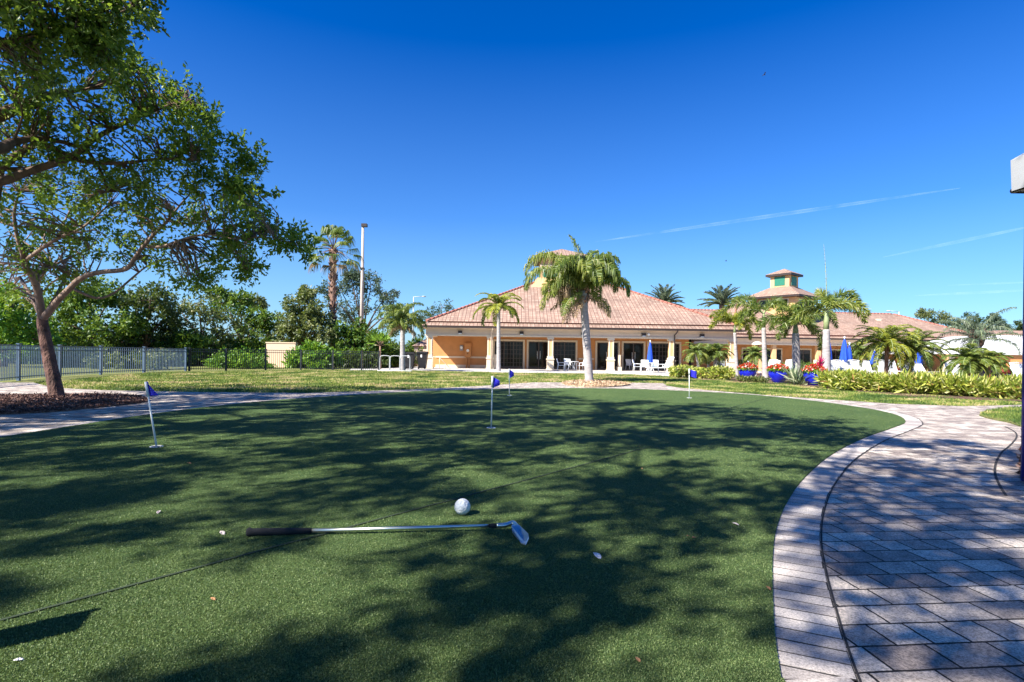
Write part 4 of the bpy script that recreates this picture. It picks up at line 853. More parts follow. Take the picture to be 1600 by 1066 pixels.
# pygmy date palms
pg = 'short feathery palms behind the hedges'
def pygmy(px, pyb, pyt, Y, lab, n=22, L=1.1, mat=PL_Q, dx=0.0):
    b = P(px, pyb, Y); b.z = 0; t = P(px + dx, pyt, Y); palm('pygmy_palm', lab, b, t, [.11, .09, .08, .09], ring_fronds(n, L, (1.4, -.2), 1.7, 40, .30, .024, 'arch', px), mat, tmat=M_PT2 if Y < 27 else M_PT, group=pg)
pygmy(1094, 580, 552, 34, 'leftmost of three short palms fanning out behind the low hedge', dx=-6); pygmy(1107, 580, 553, 34.4, 'middle of three short palms fanning out behind the low hedge', n=18, L=1.0); pygmy(1113, 580, 552, 34.2, 'rightmost of three short palms fanning out behind the low hedge', dx=7)
pygmy(1384, 590, 540, 25, 'bright yellow-green bushy palm above the long hedge', n=50, L=1.7, mat=PL_Y, dx=2)
pygmy(1416, 592, 548, 25.5, 'dark green bushy palm leaning right above the long hedge', n=46, L=1.6, dx=14)
pygmy(1340, 588, 556, 33, 'dark low palm beside the two blue umbrellas', n=30, L=1.3)
pygmy(1512, 594, 566, 21, 'short palm with brown lower fronds in front of the white tent', n=28, L=1.0, dx=2)
pygmy(1545, 592, 567, 24, 'fine-leaved low palm under the edge of the white tent', n=26, L=.9)
b = P(1530, 592, 24.5); b.z = 0; palm('queen_palm', 'grey-green queen palm standing in front of the white tent roof', b, P(1527, 531, 24.5), [.2, .17, .15, .13], ring_fronds(17, 1.9, (1.2, 0), 1.7, 60, .34, .02, 'queen', 3), PL_B, boot=.4)
pygmy(1180, 580, 556, 37, 'dark palm in the shade behind the first blue pot', n=24, L=1.1)
# ------------------------------------------------------------------ hedges and shrubs
CROT = leafmat('croton_leaf', [(0, (0.07, 0.13, 0.02)), (.35, (0.26, 0.32, 0.04)), (.75, (0.52, 0.52, 0.10)), (.93, (0.68, 0.66, 0.30)), (1, (0.35, 0.12, 0.05))], .25, .45)
REDL = leafmat('red_leaf', [(0, (0.10, 0.012, 0.012)), (.6, (0.28, 0.03, 0.03)), (1, (0.50, 0.10, 0.07))], .2, .45)
def hedge(path, depth, h, n, mat, name, label, cat='hedge', ll=.22, lw=.05, core=None):
    r = thing(name, label, cat, (path[0].x, path[0].y, 0)); P_ = [Vector(p) for p in path]; L = [0]
    for i in range(1, len(P_)): L.append(L[-1] + (P_[i] - P_[i - 1]).length)
    s = rng.uniform(0, L[-1], n); V = np.array([tuple(p) for p in P_]); X = np.interp(s, L, V[:, 0]); Y = np.interp(s, L, V[:, 1])
    u = rng.uniform(0, 1, n) ** .8 * depth; lump = .85 + .12 * np.sin(s * 2.3) + .08 * np.sin(s * 5.1 + u * 3)
    z = h * lump * rng.uniform(0, 1, n) ** .55 * np.where(u < .25 * depth, .92, 1)
    C = np.stack([X, Y + u, z], 1); D = unit(np.stack([rng.normal(size=n) * .7, -.35 + rng.normal(size=n) * .5, .55 + rng.normal(size=n) * .45], 1))
    fl_, F = leaf_arrays(C, D, ll * rng.uniform(.6, 1.3, n), lw * rng.uniform(.7, 1.4, n)); raw('foliage', fl_, F, mat, r, rng.uniform(0, 1, n), tuple(r.location))
    m = MB()
    for i in range(int(L[-1] / .3)):
        x = np.interp(i * .3, L, V[:, 0]); y = np.interp(i * .3, L, V[:, 1]) + depth * .5; e = Vector((rng.uniform(-.15, .15), rng.uniform(-.3, .3), h * .75)); m.tube([(x, y, 0.02), Vector((x, y, 0)) + e * .5, Vector((x, y, 0)) + e], [.02, .015, .008], 4)
    m.build('stems', BARK, r); return r
hedge([G(1310, 611), G(1360, 613), G(1430, 618), G(1520, 622.5), G(1620, 628), G(1700, 632)], 1.4, .56, 15000, CROT, 'croton_hedge', 'long yellow-green hedge of strappy leaves in front of the pool loungers', ll=.34, lw=.06)
hedge([G(1057, 592), G(1085, 592), G(1120, 594), G(1148, 596)], 1.6, .6, 6000, CROT, 'low_hedge', 'low yellow-green hedge in front of the three short palms', ll=.2, lw=.09)
hedge([P(1536, 580, 27), P(1596, 580, 27)], 1.2, .98, 3500, REDL, 'red_hedge', 'dark red leafy hedge under the white tent edge', ll=.16, lw=.08)
hedge([P(1398, 580, 34), P(1450, 580, 34)], .8, .8, 1800, REDL, 'red_shrub', 'reddish shrub behind the loungers below the bushy palms', 'shrub', ll=.16, lw=.07)
for q in [0]:
    hedge([Vector((XW(1150, 47, 0), 47, 0)), Vector((XW(1420, 50, 0), 50, 0))], .8, 1.05, 5000, LEAF_MID, 'clipped_hedge', 'clipped dark green hedge in front of the shaded wing wall', ll=.14, lw=.08)
hedge([G(1158, 598), G(1176, 599), G(1203, 600.5)], .7, .26, 900, LEAF_OLIVE, 'ground_plants', 'straggly low plants at the foot of the first blue pot', 'plants', ll=.15, lw=.05)
hedge([G(1303, 606), G(1318, 609)], .6, .4, 500, LEAF_DARK, 'small_shrub', 'small dark shrub between the thick palm trunk and the long hedge', 'shrub', ll=.15, lw=.06)
# small red shrub at the far right edge of the paving
rb = G(1650, 735); hedge([rb, rb + Vector((.5, .1, 0))], .4, .42, 700, REDL, 'red_shrub', 'small dark red shrub on mulch at the right edge of the paving', 'shrub', ll=.1, lw=.05)
# striped flax
FLX = leafmat('flax_leaf', [(0, (0.07, 0.11, 0.05)), (.6, (0.20, 0.26, 0.14)), (1, (0.5, 0.52, 0.33))], .15, .4)
b = G(1247, 602.5); r = thing('flax_plant', 'big clump of grey-green sword leaves between the second and third blue pots', 'plant', b); Lv = Leaves()
for i in range(120):
    a = random.uniform(0, 6.28); el = random.uniform(.35, 1.5); d = Vector((math.cos(a) * math.cos(el), math.sin(a) * math.cos(el) * .7, math.sin(el))); Lv.strip(b + Vector((random.uniform(-.18, .18), random.uniform(-.15, .15), 0)), d, d * .9 + Vector((0, 0, -.25)), random.uniform(.7, 1.15), .06, random.uniform(0, 1))
Lv.obj('leaves', FLX, r, tuple(b))
# blue pots
M_POT = plain('cobalt_glaze', (0.012, 0.02, 0.42), 0.12, var=.25, scale=3, bmp=.05, spec=.7)
M_SOIL = plain('soil', (0.05, 0.035, 0.025), .95)
PETR = leafmat('red_petals', [(0, (0.35, 0.008, 0.006)), (.75, (0.55, 0.02, 0.01)), (1, (0.7, 0.16, 0.02))], .2)
PETW = leafmat('pale_petals', [(0, (0.8, 0.55, 0.4)), (1, (0.85, 0.75, 0.7))], .2)
PINK = leafmat('pink_leaf', [(0, (0.35, 0.01, 0.08)), (1, (0.75, 0.05, 0.22))], .3)
def pot(px, py, R, H, lab, extra=False):
    b = G(px, py); r = thing('glazed_pot', lab, 'planter', b, 'cobalt blue pots with flowers')
    m = MB(); m.lathe([(.001, 0), (.42 * R, 0), (.48 * R, .02), (.8 * R, H * .35), (.98 * R, H * .66), (R, H * .82), (.93 * R, H * .93), (.98 * R, H * .97), (.98 * R, H), (.88 * R, H), (.85 * R, H * .9)], b, 32); m.build('pot', M_POT, r)
    m = MB(); m.lathe([(.85 * R, H * .9), (.001, H * .92)], b, 24); m.build('soil', M_SOIL, r)
    pl = thing('flowering_plants', lab.replace('pot', 'flowers and leaves in the pot', 1) if False else {1168: 'red flowers over green leaves filling the leftmost blue pot', 1216: 'red and orange flowers filling the middle blue pot', 1272: 'red and white flowers filling the blue pot by the thick palm trunk'}[px], 'flowers', (b.x, b.y, H * .9), 'flowers in the blue pots')
    n = 700; th = rng.uniform(0, 6.28, n); rr = rng.uniform(0, 1, n) ** .5 * R * 1.12; z = H * .98 + .24 * (1 - (rr / R / 1.2) ** 2) * rng.uniform(.2, 1, n)
    C = np.stack([b.x + rr * np.cos(th), b.y + rr * np.sin(th), z], 1); V, F = leaf_arrays(C, unit(rng.normal(size=(n, 3)) + [0, 0, .5]), np.full(n, .11), np.full(n, .07)); raw('leaves', V, F, LEAF_BRIGHT, pl, rng.uniform(0, 1, n), tuple(pl.location))
    for nm, mt, n, zz in (('red_blooms', PETR, 420, .27), ('pale_blooms', PETW, 110, .25)):
        th = rng.uniform(0, 6.28, n); rr = rng.uniform(0, 1, n) ** .5 * R * 1.15; z = H * 1.04 + zz * (1.05 - (rr / R / 1.3) ** 2) * rng.uniform(.8, 1.1, n); C = np.stack([b.x + rr * np.cos(th), b.y + rr * np.sin(th), z], 1)
        V, F = leaf_arrays(C, rng.normal(size=(n, 3)), np.full(n, .075), np.full(n, .07)); raw(nm, V, F, mt, pl, rng.uniform(0, 1, n), tuple(pl.location))
    if extra:
        Lv = Leaves(); c = Vector((b.x + .28, b.y + .05, H))
        for i in range(40): a = random.uniform(0, 6.28); el = random.uniform(.6, 1.5); d = Vector((math.cos(a) * math.cos(el), math.sin(a) * math.cos(el), math.sin(el))); Lv.strip(c + Vector((0, 0, random.uniform(.05, .45))), d, d + Vector((0, 0, -.1)), random.uniform(.2, .36), .07, random.random())
        cp = thing('cordyline', 'magenta spiky plant rising from the flowers by the thick palm trunk', 'plant', c); Lv.obj('leaves', PINK, cp, tuple(c))
        m = MB(); m.tube([c - Vector((0, 0, .1)), c + Vector((0, 0, .5))], .015, 5); m.build('stem', BARK, cp)
pot(1168, 595, .43, .58, 'leftmost blue pot, half hidden behind low plants'); pot(1216, 599.5, .43, .60, 'middle blue pot standing left of the flax plant'); pot(1272, 603.5, .42, .60, 'blue pot standing against the thick palm trunk', True)
# ------------------------------------------------------------------ umbrellas
M_UMB = plain('umbrella_blue', (0.01, 0.07, 0.50), .8, var=.2, scale=6, bmp=.3, bscale=12)
def umbrella(px, ytop, ybot, Y, lab, wpx=10, lean=0.0):
    b = P(px, ybot, Y); t = P(px, ytop, Y); c = Vector((b.x, Y, 0)); r = thing('closed_umbrella', lab, 'umbrella', c, 'closed blue patio umbrellas')
    q = t.z - b.z; w = wpx / 2 * Y / FOC; n = 28; prof = [(.03, q), (.25, q * .93), (.55, q * .7), (.8, q * .42), (.95, q * .2), (1.0, q * .05), (.72, 0)]; m = MB(); k = 0
    for rr, z in prof:
        for j in range(n): a = 2 * math.pi * j / n; f_ = w * rr * (1 + .22 * math.cos(8 * a + z)); m.v.append((b.x + f_ * math.cos(a) + lean * (q - z) * 0, Y + f_ * math.sin(a), b.z + z))
    for i in range(len(prof) - 1):
        for j in range(n): m.f.append((i * n + j, i * n + (j + 1) % n, (i + 1) * n + (j + 1) % n, (i + 1) * n + j)); m.sm.append(True)
    m.build('canopy', M_UMB, r)
    m = MB(); m.tube([c, (b.x, Y, t.z + .03)], .022, 8); m.build('pole', M_WHITE, r)
    m = MB(); m.lathe([(.001, .12), (.04, .1), (.05, .04), (.03, 0)], (b.x, Y, t.z), 10); m.build('finial', M_WHITE, r)
    m = MB(); m.lathe([(.001, .1), (.05, .1), (.24, .05), (.26, 0)], (b.x, Y, .02), 16); m.build('base', M_WHITE, r)
    if lean: r.rotation_euler = (0, lean, 0)
umbrella(1015.5, 534, 568, 40.5, 'closed blue umbrella over the patio table by the porch', 8)
umbrella(1295.5, 533, 569, 31, 'closed blue umbrella half hidden by the thick palm trunk', 8)
umbrella(1319, 529, 569, 30, 'broadest closed blue umbrella, left one of the close pair', 12); umbrella(1327, 538, 568, 31.5, 'closed blue umbrella, shorter right one of the close pair', 8)
umbrella(1366, 548, 570, 31, 'short closed blue umbrella left of the bushy yellow palm', 12); umbrella(1427, 545, 570, 31, 'leaning closed blue umbrella behind the dark bushy palm', 13, .2)
# ------------------------------------------------------------------ furniture
def sling(m, a, b, w, y0=0): m.box(-w / 2, 0, 0, w / 2, 1, .012)
def lounger(name, label, loc, rz, back=1.0, mat=None, grp='white pool loungers', sc=1.0):
    r = thing(name, label, 'lounger', loc, grp); w = .62; L = 1.25; h = .36; bl = .80; ca, sa = math.cos(back), math.sin(back)
    fr = MB()
    for s in (-1, 1):
        x = s * w / 2; fr.tube([(x, -L, h), (x, 0, h), (x, bl * ca, h + bl * sa)], .022, 6)
    fr.tube([(-w / 2, -L, h), (w / 2, -L, h)], .022, 6); fr.tube([(-w / 2, bl * ca, h + bl * sa), (0, bl * ca + .01, h + bl * sa + .03), (w / 2, bl * ca, h + bl * sa)], .022, 6); fr.build('frame', M_WHITE, r, False)
    m = MB(); m.box(-w / 2 + .02, -L + .03, h - .006, w / 2 - .02, -.01, h + .008); m.build('seat', mat or M_SLING, r, False)
    m = MB(); T = Matrix.Translation((0, 0, h)) @ Matrix.Rotation(back, 4, 'X'); m.box(-w / 2 + .02, .02, -.006, w / 2 - .02, bl - .03, .008, T); m.build('backrest', mat or M_SLING, r, False)
    for x in (-w / 2, w / 2):
        for y in (-L + .1, .1): m = MB(); m.tube([(x, y, h), (x, y + (.04 if y > 0 else -.04), .0)], .02, 6); m.build('leg', M_WHITE, r, False)
    for x in (-w / 2, w / 2): m = MB(); m.tube([(x, .12, h), (x, .12, h + .22), (x, -.35, h + .22), (x, -.40, h)], .018, 6); m.build('armrest', M_WHITE, r, False)
    r.rotation_euler = (0, 0, rz); r.scale = (sc,) * 3; return r
def pt(px, Y): return Vector((XW(px, Y, .8), Y, .02))
LO = [(1184, 31.5, -1.9, .85, 'white lounger reclined beside the first blue pot'), (1207, 33, 2.4, 1.0, 'white lounger behind the second blue pot, left of its trunk'), (1232, 32, 2.2, 1.1, 'white lounger just left of the flax plant leaves'),
      (1298, 27.5, 3.3, 1.2, 'white lounger beside the thick palm trunk'), (1312, 29.5, 3.0, 1.15, 'white lounger under the broadest blue umbrella, left side'), (1325, 28.5, 3.2, 1.1, 'white lounger directly below the close pair of blue umbrellas'), (1339, 29.5, 3.1, 1.2, 'white lounger just right of the close pair of blue umbrellas'),
      (1356, 28, 3.25, 1.15, 'white lounger left of the short blue umbrella'), (1383, 28.5, 3.3, 1.25, 'white lounger with upright back behind the yellow palm trunk'), (1398, 28.5, 3.5, 1.25, 'white lounger immediately right of the yellow palm trunk'),
      (1424, 27, 3.1, .9, 'white lounger lying lower behind the dark bushy palm'), (1442, 27.5, 3.2, .9, 'white lounger with low back left of the short brown-fronded palm'), (1491, 24.5, 3.1, 1.35, 'white lounger with tall upright back left of the brown-fronded palm'),
      (1529, 25, 3.3, 1.2, 'white lounger with angled back in front of the red hedge'), (1596, 23.5, 3.1, 1.25, 'white lounger cut by the right edge of the view')]
for px, Y, rz, bk_, lab in LO: lounger('pool_lounger', lab, pt(px, Y), rz + math.pi, bk_, sc=1.0 if Y > 26 else .98)
lounger('mesh_lounger', 'purple mesh lounger beside the white angled one by the red hedge', pt(1558, 24.6), 1.9, .55, plain('purple_mesh', (0.10, 0.06, 0.30), .6), None)
def chair(label, loc, rz, mat=None):
    r = thing('patio_chair', label, 'chair', loc, 'white sling chairs on the patio'); w = .54
    fr = MB()
    for s in (-1, 1): x = s * w / 2; fr.tube([(x, -.25, 0), (x, -.25, .62), (x, .2, .64), (x, .3, .0)], .02, 6); fr.tube([(x * .9, -.2, .42), (x * .9, .2, .42), (x * .9, .34, .92)], .018, 6)
    fr.tube([(-w * .45, .34, .92), (w * .45, .34, .92)], .018, 6); fr.build('frame', M_WHITE, r, False)
    m = MB(); m.box(-w * .45, -.22, .415, w * .45, .2, .43); m.build('seat', mat or M_SLING, r, False)
    m = MB(); T = Matrix.Translation((0, .2, .42)) @ Matrix.Rotation(R_(74), 4, 'X'); m.box(-w * .44, .02, -.006, w * .44, .5, .006, T); m.build('backrest', mat or M_SLING, r, False)
    r.rotation_euler = (0, 0, rz); return r
def table(label, loc, R=.55):
    r = thing('patio_table', label, 'table', loc, 'white round patio tables'); m = MB(); m.lathe([(.001, .73), (R, .73), (R + .01, .715), (R, .70), (.001, .70)], (0, 0, 0), 28); m.build('tabletop', M_WHITE, r, False)
    for k in range(4): a = k * math.pi / 2 + .6; m = MB(); m.tube([(R * .7 * math.cos(a), R * .7 * math.sin(a), .70), (R * .45 * math.cos(a), R * .45 * math.sin(a), .35), (R * .75 * math.cos(a), R * .75 * math.sin(a), 0)], .022, 6); m.build('leg', M_WHITE, r, False)
CH = plain('blue_sling', (0.42, 0.52, 0.68), .6, bmp=0)
table('round white table left of the queen palm trunk', pt(893, 41.6)); chair('white chair at the left side of the table by the queen palm', pt(877, 41.3), 1.4 + math.pi * 0, None); chair('white chair between the queen palm trunk and its table', pt(908, 41.4), -1.3)
chair('white chair behind the table by the queen palm', pt(888, 42.3), .2)
table('round white table under the closed umbrella by the porch', pt(1016, 40.5)); chair('blue-grey sling chair at the left of the umbrella table', pt(996, 40.3), 1.2, CH); chair('white chair in front of the umbrella table', pt(1008, 39.3), 2.8); chair('blue-grey sling chair just right of the umbrella pole', pt(1023, 41.2), -.3, CH)
lounger('patio_lounger', 'white lounger with raised back at the right end of the patio', pt(1040, 38.6), -1.35, 1.0, grp=None, sc=1.1)
chair('white chair standing in the shadowed porch by the dark doors', Vector((XW(985, 45.6, .5), 45.6, .02)), .4); 
# gas grill behind low hedge
g0 = Vector((XW(1125, 36, .6), 36, .02)); r = thing('pool_cabinet', 'grey box with white base behind the low hedge by the porch end column', 'cabinet', g0); m = MB(); m.box(g0.x - .22, 35.8, .02, g0.x + .22, 36.2, .55); m.build('base', M_WHITE, r); m = MB(); m.box(g0.x - .25, 35.78, .553, g0.x + .25, 36.22, .98); m.build('cabinet', plain('grey_paint', (.3, .3, .32), .6), r)
# stone fountain pillar between the palms
g0 = G(1183, 586); x0 = XW(1176.5, 44, 1); x1 = XW(1189.5, 44, 1); r = thing('garden_pillar', 'cream twin-shafted pillar with domed cap left of the foxtail palm', 'pillar', ((x0 + x1) / 2, 44, 0)); m = MB(); m.box(x0, 43.8, 0, (x0 + x1) / 2 - .04, 44.2, P(1183, 539, 44).z); m.box((x0 + x1) / 2 + .04, 43.8, 0, x1, 44.2, P(1183, 539, 44).z); m.build('shaft', M_PEACH, r)
m = MB(); m.lathe([(.42, 0), (.42, .08), (.34, .16), (.18, .26), (.001, .3)], ((x0 + x1) / 2, 44, P(1183, 539, 44).z + .003), 16); m.build('cap', M_CREAM, r)
# ------------------------------------------------------------------ white tent
M_TENT = plain('tent_fabric', (0.56, 0.56, 0.56), .8, var=.03, bmp=.15, bscale=4)
ty = 48; a0 = P(1477, 551, ty); zb = a0.z; zt = P(1560, 524, ty + 2).z; xr = XW(1700, ty, 2); xa = P(1548, 524, ty + 2).x
r = thing('white_tent', 'large white fabric canopy on orange posts at the right edge', 'tent', (a0.x + 6, ty, 0)); m = MB(); d = 9
m.face([(a0.x, ty, zb), (xr, ty, zb), (xr, ty + 2, zt), (xa, ty + 2, zt)]); m.face([(a0.x, ty + d, zb), (a0.x, ty, zb), (xa, ty + 2, zt), (xa, ty + d - 2, zt)]); m.face([(xa, ty + 2, zt), (xr, ty + 2, zt), (xr, ty + d - 2, zt), (xa, ty + d - 2, zt)]); m.face([(a0.x, ty + d, zb), (xa, ty + d - 2, zt), (xr, ty + d - 2, zt), (xr, ty + d, zb)]); m.build('canopy', M_TENT, r)
m = MB(); m.box(a0.x, ty - .03, zb - .12, xr, ty + .03, zb - .003); m.box(a0.x - .03, ty + .031, zb - .12, a0.x + .03, ty + d, zb - .003); m.build('valance', M_TENT, r)
for px in (1487, 1563, 1573.5, 1607, 1650):
    x = XW(px, ty + .6, 1); m = MB(); m.box(x - .16, ty + .45, 0, x + .16, ty + .75, zb - .02 if px < 1500 else zb + .3); m.build('post', M_CREAM if px < 1500 else M_ORANGE, r)
# grey fabric shade at the top right corner with dark blue pole
M_GREYF = plain('grey_fabric', (0.34, 0.35, 0.37), .8, var=.08, scale=2, bmp=.3, bscale=5)
ys = 5.2; A0, A1, A2, A3 = P(1579, 251, ys), P(1580.5, 299, ys), P(1640, 165, ys + .5), P(1660, 262, ys)
r = thing('shade_canopy', 'grey fabric shade canopy corner at the upper right edge on a blue pole', 'canopy', (P(1650, 300, ys).x, ys, 0)); m = MB()
apx = Vector((A0.x + 1.5, ys - 1.5, P(1640, 150, ys).z + .5)); c1 = Vector((A0.x + 3.0, ys, A0.z)); c1b = Vector((A0.x + 3.0, ys, A1.z)); k1 = Vector((A0.x, ys - 3, A0.z)); k1b = Vector((A1.x, ys - 3, A1.z)); c2 = Vector((A0.x + 3, ys - 3, A0.z)); c2b = Vector((A0.x + 3, ys - 3, A1.z))
m.face([A0, c1, apx]); m.face([k1, A0, apx]); m.face([c1, c2, apx]); m.face([c2, k1, apx]); m.face([A1, c1b, c1, A0]); m.face([k1b, A1, A0, k1]); m.face([c1b, c2b, c2, c1]); m.face([c2b, k1b, k1, c2]); m.build('fabric', M_GREYF, r)
for qx, qy in ((A1.x + .05, ys + .05), (c1.x - .05, ys + .05), (A1.x + .05, ys + 2.95), (c1.x - .05, ys + 2.95)):
    pass
m = MB(); m.tube([A1 + Vector((.03, .03, .01)), c1b + Vector((-.03, .03, .01)), c2b + Vector((-.03, .03, .01)), k1b + Vector((.03, .03, .01)), A1 + Vector((.03, .03, .01))], .022, 6); m.build('frame', M_GUT, r)
pxp = P(1603, 700, ys).x + .07; m = MB(); m.tube([(pxp, ys + .06, 0), (pxp, ys + .06, A1.z + .02)], .045, 10); m.build('pole', plain('blue_pole', (0.03, 0.02, 0.22), .4, bmp=0), r)
m = MB(); m.tube([(c1.x - .1, ys - 2.9, 0), (c1.x - .1, ys - 2.9, A1.z + .02)], .045, 10); m.build('pole', MATS['blue_pole'], r)
# ------------------------------------------------------------------ putting flags
M_FLAG = plain('flag_blue', (0.02, 0.02, 0.55), .75, var=.15, bmp=0); M_POLE = plain('pin_white', (0.78, 0.80, 0.78), .4, var=.03, bmp=0); M_CUP = plain('cup_white', (0.8, 0.8, 0.8), .4, bmp=0); M_HOLE = plain('hole_shade_black', (0.01, 0.01, 0.01), .9, bmp=0)
def flag(base, top, shape, lab, R=.011, M=1.0):
    r = thing('putting_flag', lab, 'golf flag', base, 'blue flags of the putting green'); b, t = Vector(base), Vector(top); d = (t - b).normalized()
    m = MB(); m.tube([b, t], [R, R * .8], 8); m.build('flagstick', M_POLE, r)
    m = MB(); m.lathe([(.072, .001), (.060, .006), (.052, .001), (.050, -.02)], (b.x, b.y, b.z + .001), 24); m.build('cup_rim', M_CUP, r); m = MB(); m.lathe([(.051, .003), (.001, .003)], (b.x, b.y, b.z), 20); m.build('cup', M_HOLE, r)  # flat black disc paints the shade inside the hole
    m = MB(); n = 9; k = 0; grid = []       # cloth grid hanging from the stick
    for i in range(n):
        u = i / (n - 1); row = []
        for j in range(7):
            v = j / 6; x, z, y = shape(u, v); row.append(t + Vector((x, y, 0)) + d * z)
        grid.append(row)
    for i in range(n - 1):
        for j in range(6): m.face([grid[i][j], grid[i + 1][j], grid[i + 1][j + 1], grid[i][j + 1]], True)
    fl_ = m.build('flag', M_FLAG, r); so_ = fl_.modifiers.new('s', 'SOLIDIFY'); so_.thickness = .003
    m = MB(); m.tube([t - d * .17, t + d * .002], [R * 1.5, R * 1.5], 8); m.build('sleeve', M_POLE, r)
ZG_ = .022
def s_droop(u, v): return (u * .115 * (.25 + .75 * v) , -.01 - v * .155 - u * .015, .02 * math.sin(u * 5 + v * 3))
def s_tri(w, h, sgn=1): return lambda u, v: (sgn * u * w, -.005 - v * h * (1 - .62 * u) - u * h * (.36 if v < 2 else 0), .018 * math.sin(u * 5 + v * 2))
b = G(244.5, 698, ZG_); t = P(228, 597, b.y); flag(b, t, lambda u, v: (u * .13 * (.15 + .85 * v), -.005 - v * .165 + u * .012, .02 * math.sin(4 * u + 2 * v)), 'leaning blue flag at the left of the green', .011)
b = G(767.5, 668.5, ZG_); flag(b, P(769.5, 588, b.y), s_tri(.115, .18), 'blue triangular flag in the middle of the green', .011)
b = G(796, 618, ZG_); flag(b, P(795.5, 576.5, b.y), s_tri(.13, .26), 'distant blue flag just right behind the middle one', .011)
b = G(1077, 622, ZG_); flag(b, P(1077, 576.5, b.y), lambda u, v: (u * .2, -.01 - v * .19 - u * .07, .03 * math.sin(6 * u)), 'blue flag at the far right of the green', .013)
flag((-2.50, 1.80, ZG_), (-2.50, 1.80, .84), lambda u, v: (u * .18 * math.cos(.9), -.005 - v * .30 * (1 - .25 * u) - u * .05, -u * .18 * math.sin(.9)), 'nearest flag, outside the left edge, only its shadow showing', .011)
# ------------------------------------------------------------------ ball, club
def ballmat():
    m, n, l, b = _new('golf_ball_white'); v = coord(n, l); vo = n.new('ShaderNodeTexVoronoi'); vo.inputs['Scale'].default_value = 62; l.new(v, vo.inputs['Vector']); b.inputs['Base Color'].default_value = (.62, .64, .66, 1); b.inputs['Roughness'].default_value = .35
    bump(n, l, b, vo.outputs['Distance'], .9, .006); return m
rb_ = 12.6 / FOC * G(722, 805, ZG_).y; c = P(722.5, 792.5, G(722, 804, ZG_).y); c.z = ZG_ + rb_ - .002
m = MB(); n = 32; m.lathe([(max(rb_ * math.sin(math.pi * i / 24), 1e-4), -rb_ * math.cos(math.pi * i / 24)) for i in range(25)], c, 40); o = m.build('golf_ball', ballmat(), None)
for v in o.data.vertices: v.co -= c
o.location = c; tag(o, 'white dimpled golf ball resting on the turf above the club', 'golf ball')
M_CHROME = plain('chrome', (0.70, 0.72, 0.66), .34, metal=1.0, var=.05, bmp=0); M_FACE = plain('club_face', (0.50, 0.50, 0.56), .38, metal=.85, var=.12, scale=25, bmp=.1); M_GRIP = plain('grip_rubber', (0.012, 0.012, 0.013), .85, var=.2, bmp=.5, bscale=120)
ga, gb = G(386, 834, ZG_), G(487, 833, ZG_); hs_ = G(764, 827, ZG_); fe = G(776, 826.5, ZG_); ho = G(800, 824, ZG_); neck = G(806, 822, ZG_)
r = thing('golf_club', 'steel-shafted iron with black grip lying across the turf', 'golf club', ga)
zf = lambda p, z: Vector((p.x, p.y, ZG_ + z))
K = lambda px, py, z: G(px, py, ZG_ + z)
def kl(a, b, t): return a.lerp(b, t)
ga, gb = K(386, 831.5, .026), K(487, 829.5, .024)
m = MB(); m.tube([ga, kl(ga, gb, .03), kl(ga, gb, .08), kl(ga, gb, .5), gb], [.022, .028, .022, .021, .017], 14); m.build('grip', M_GRIP, r)
m = MB(); m.tube([kl(ga, gb, -.004), kl(ga, gb, .005)], [.018, .022], 12); m.build('grip_cap', M_GRIP, r)
h0_ = K(764, 821.5, .034); f0_ = K(776, 821.5, .036)
m = MB(); m.tube([gb, kl(gb, h0_, .45), h0_], [.0135, .0115, .009], 12); m.build('shaft', M_CHROME, r)
m = MB(); m.tube([h0_, f0_], [.0135, .0145], 12); m.build('ferrule', M_GRIP, r)
m = MB(); m.tube(smooth_path([f0_, K(790, 820.5, .038), K(798, 817.8, .042), K(803, 817.5, .046), K(807, 822, .046)], 4), list(np.linspace(.0155, .015, 17)), 12); m.build('hosel', M_CHROME, r)
# blade: leading edge, sole, toe
fp = [(799, 822), (803, 816), (812, 821), (820, 828.5), (825.5, 834), (826, 838), (821, 848.5), (814, 848), (811, 843), (800, 829)]
def fz(i): return [.050, .052, .054, .054, .052, .050, .012, .006, .010, .034][i]
top = [zf(G(p[0], p[1] + 0, ZG_ + fz(i)), fz(i)) for i, p in enumerate(fp)]; nrm = Vector((.1, -.25, -1)).normalized(); bot = [p + nrm * .014 for p in top]
for p in bot: p.z = max(p.z, ZG_ - .002)
m = MB(); m.face(list(reversed(top))); m.face(bot)
for i in range(len(top)): j = (i + 1) % len(top); m.face([top[i], top[j], bot[j], bot[i]])
m.build('club_head', M_FACE, r)
m = MB()
for k in range(6):
    a = top[1].lerp(top[5], .22 + k * .1); e = top[9].lerp(top[6], .25 + k * .1); a2 = a.lerp(e, .12); e2 = a.lerp(e, .88); m.tube([a2 + Vector((0, 0, .0006)), e2 + Vector((0, 0, .0006))], .0006, 4)
m.build('face_grooves', M_GUT, r)
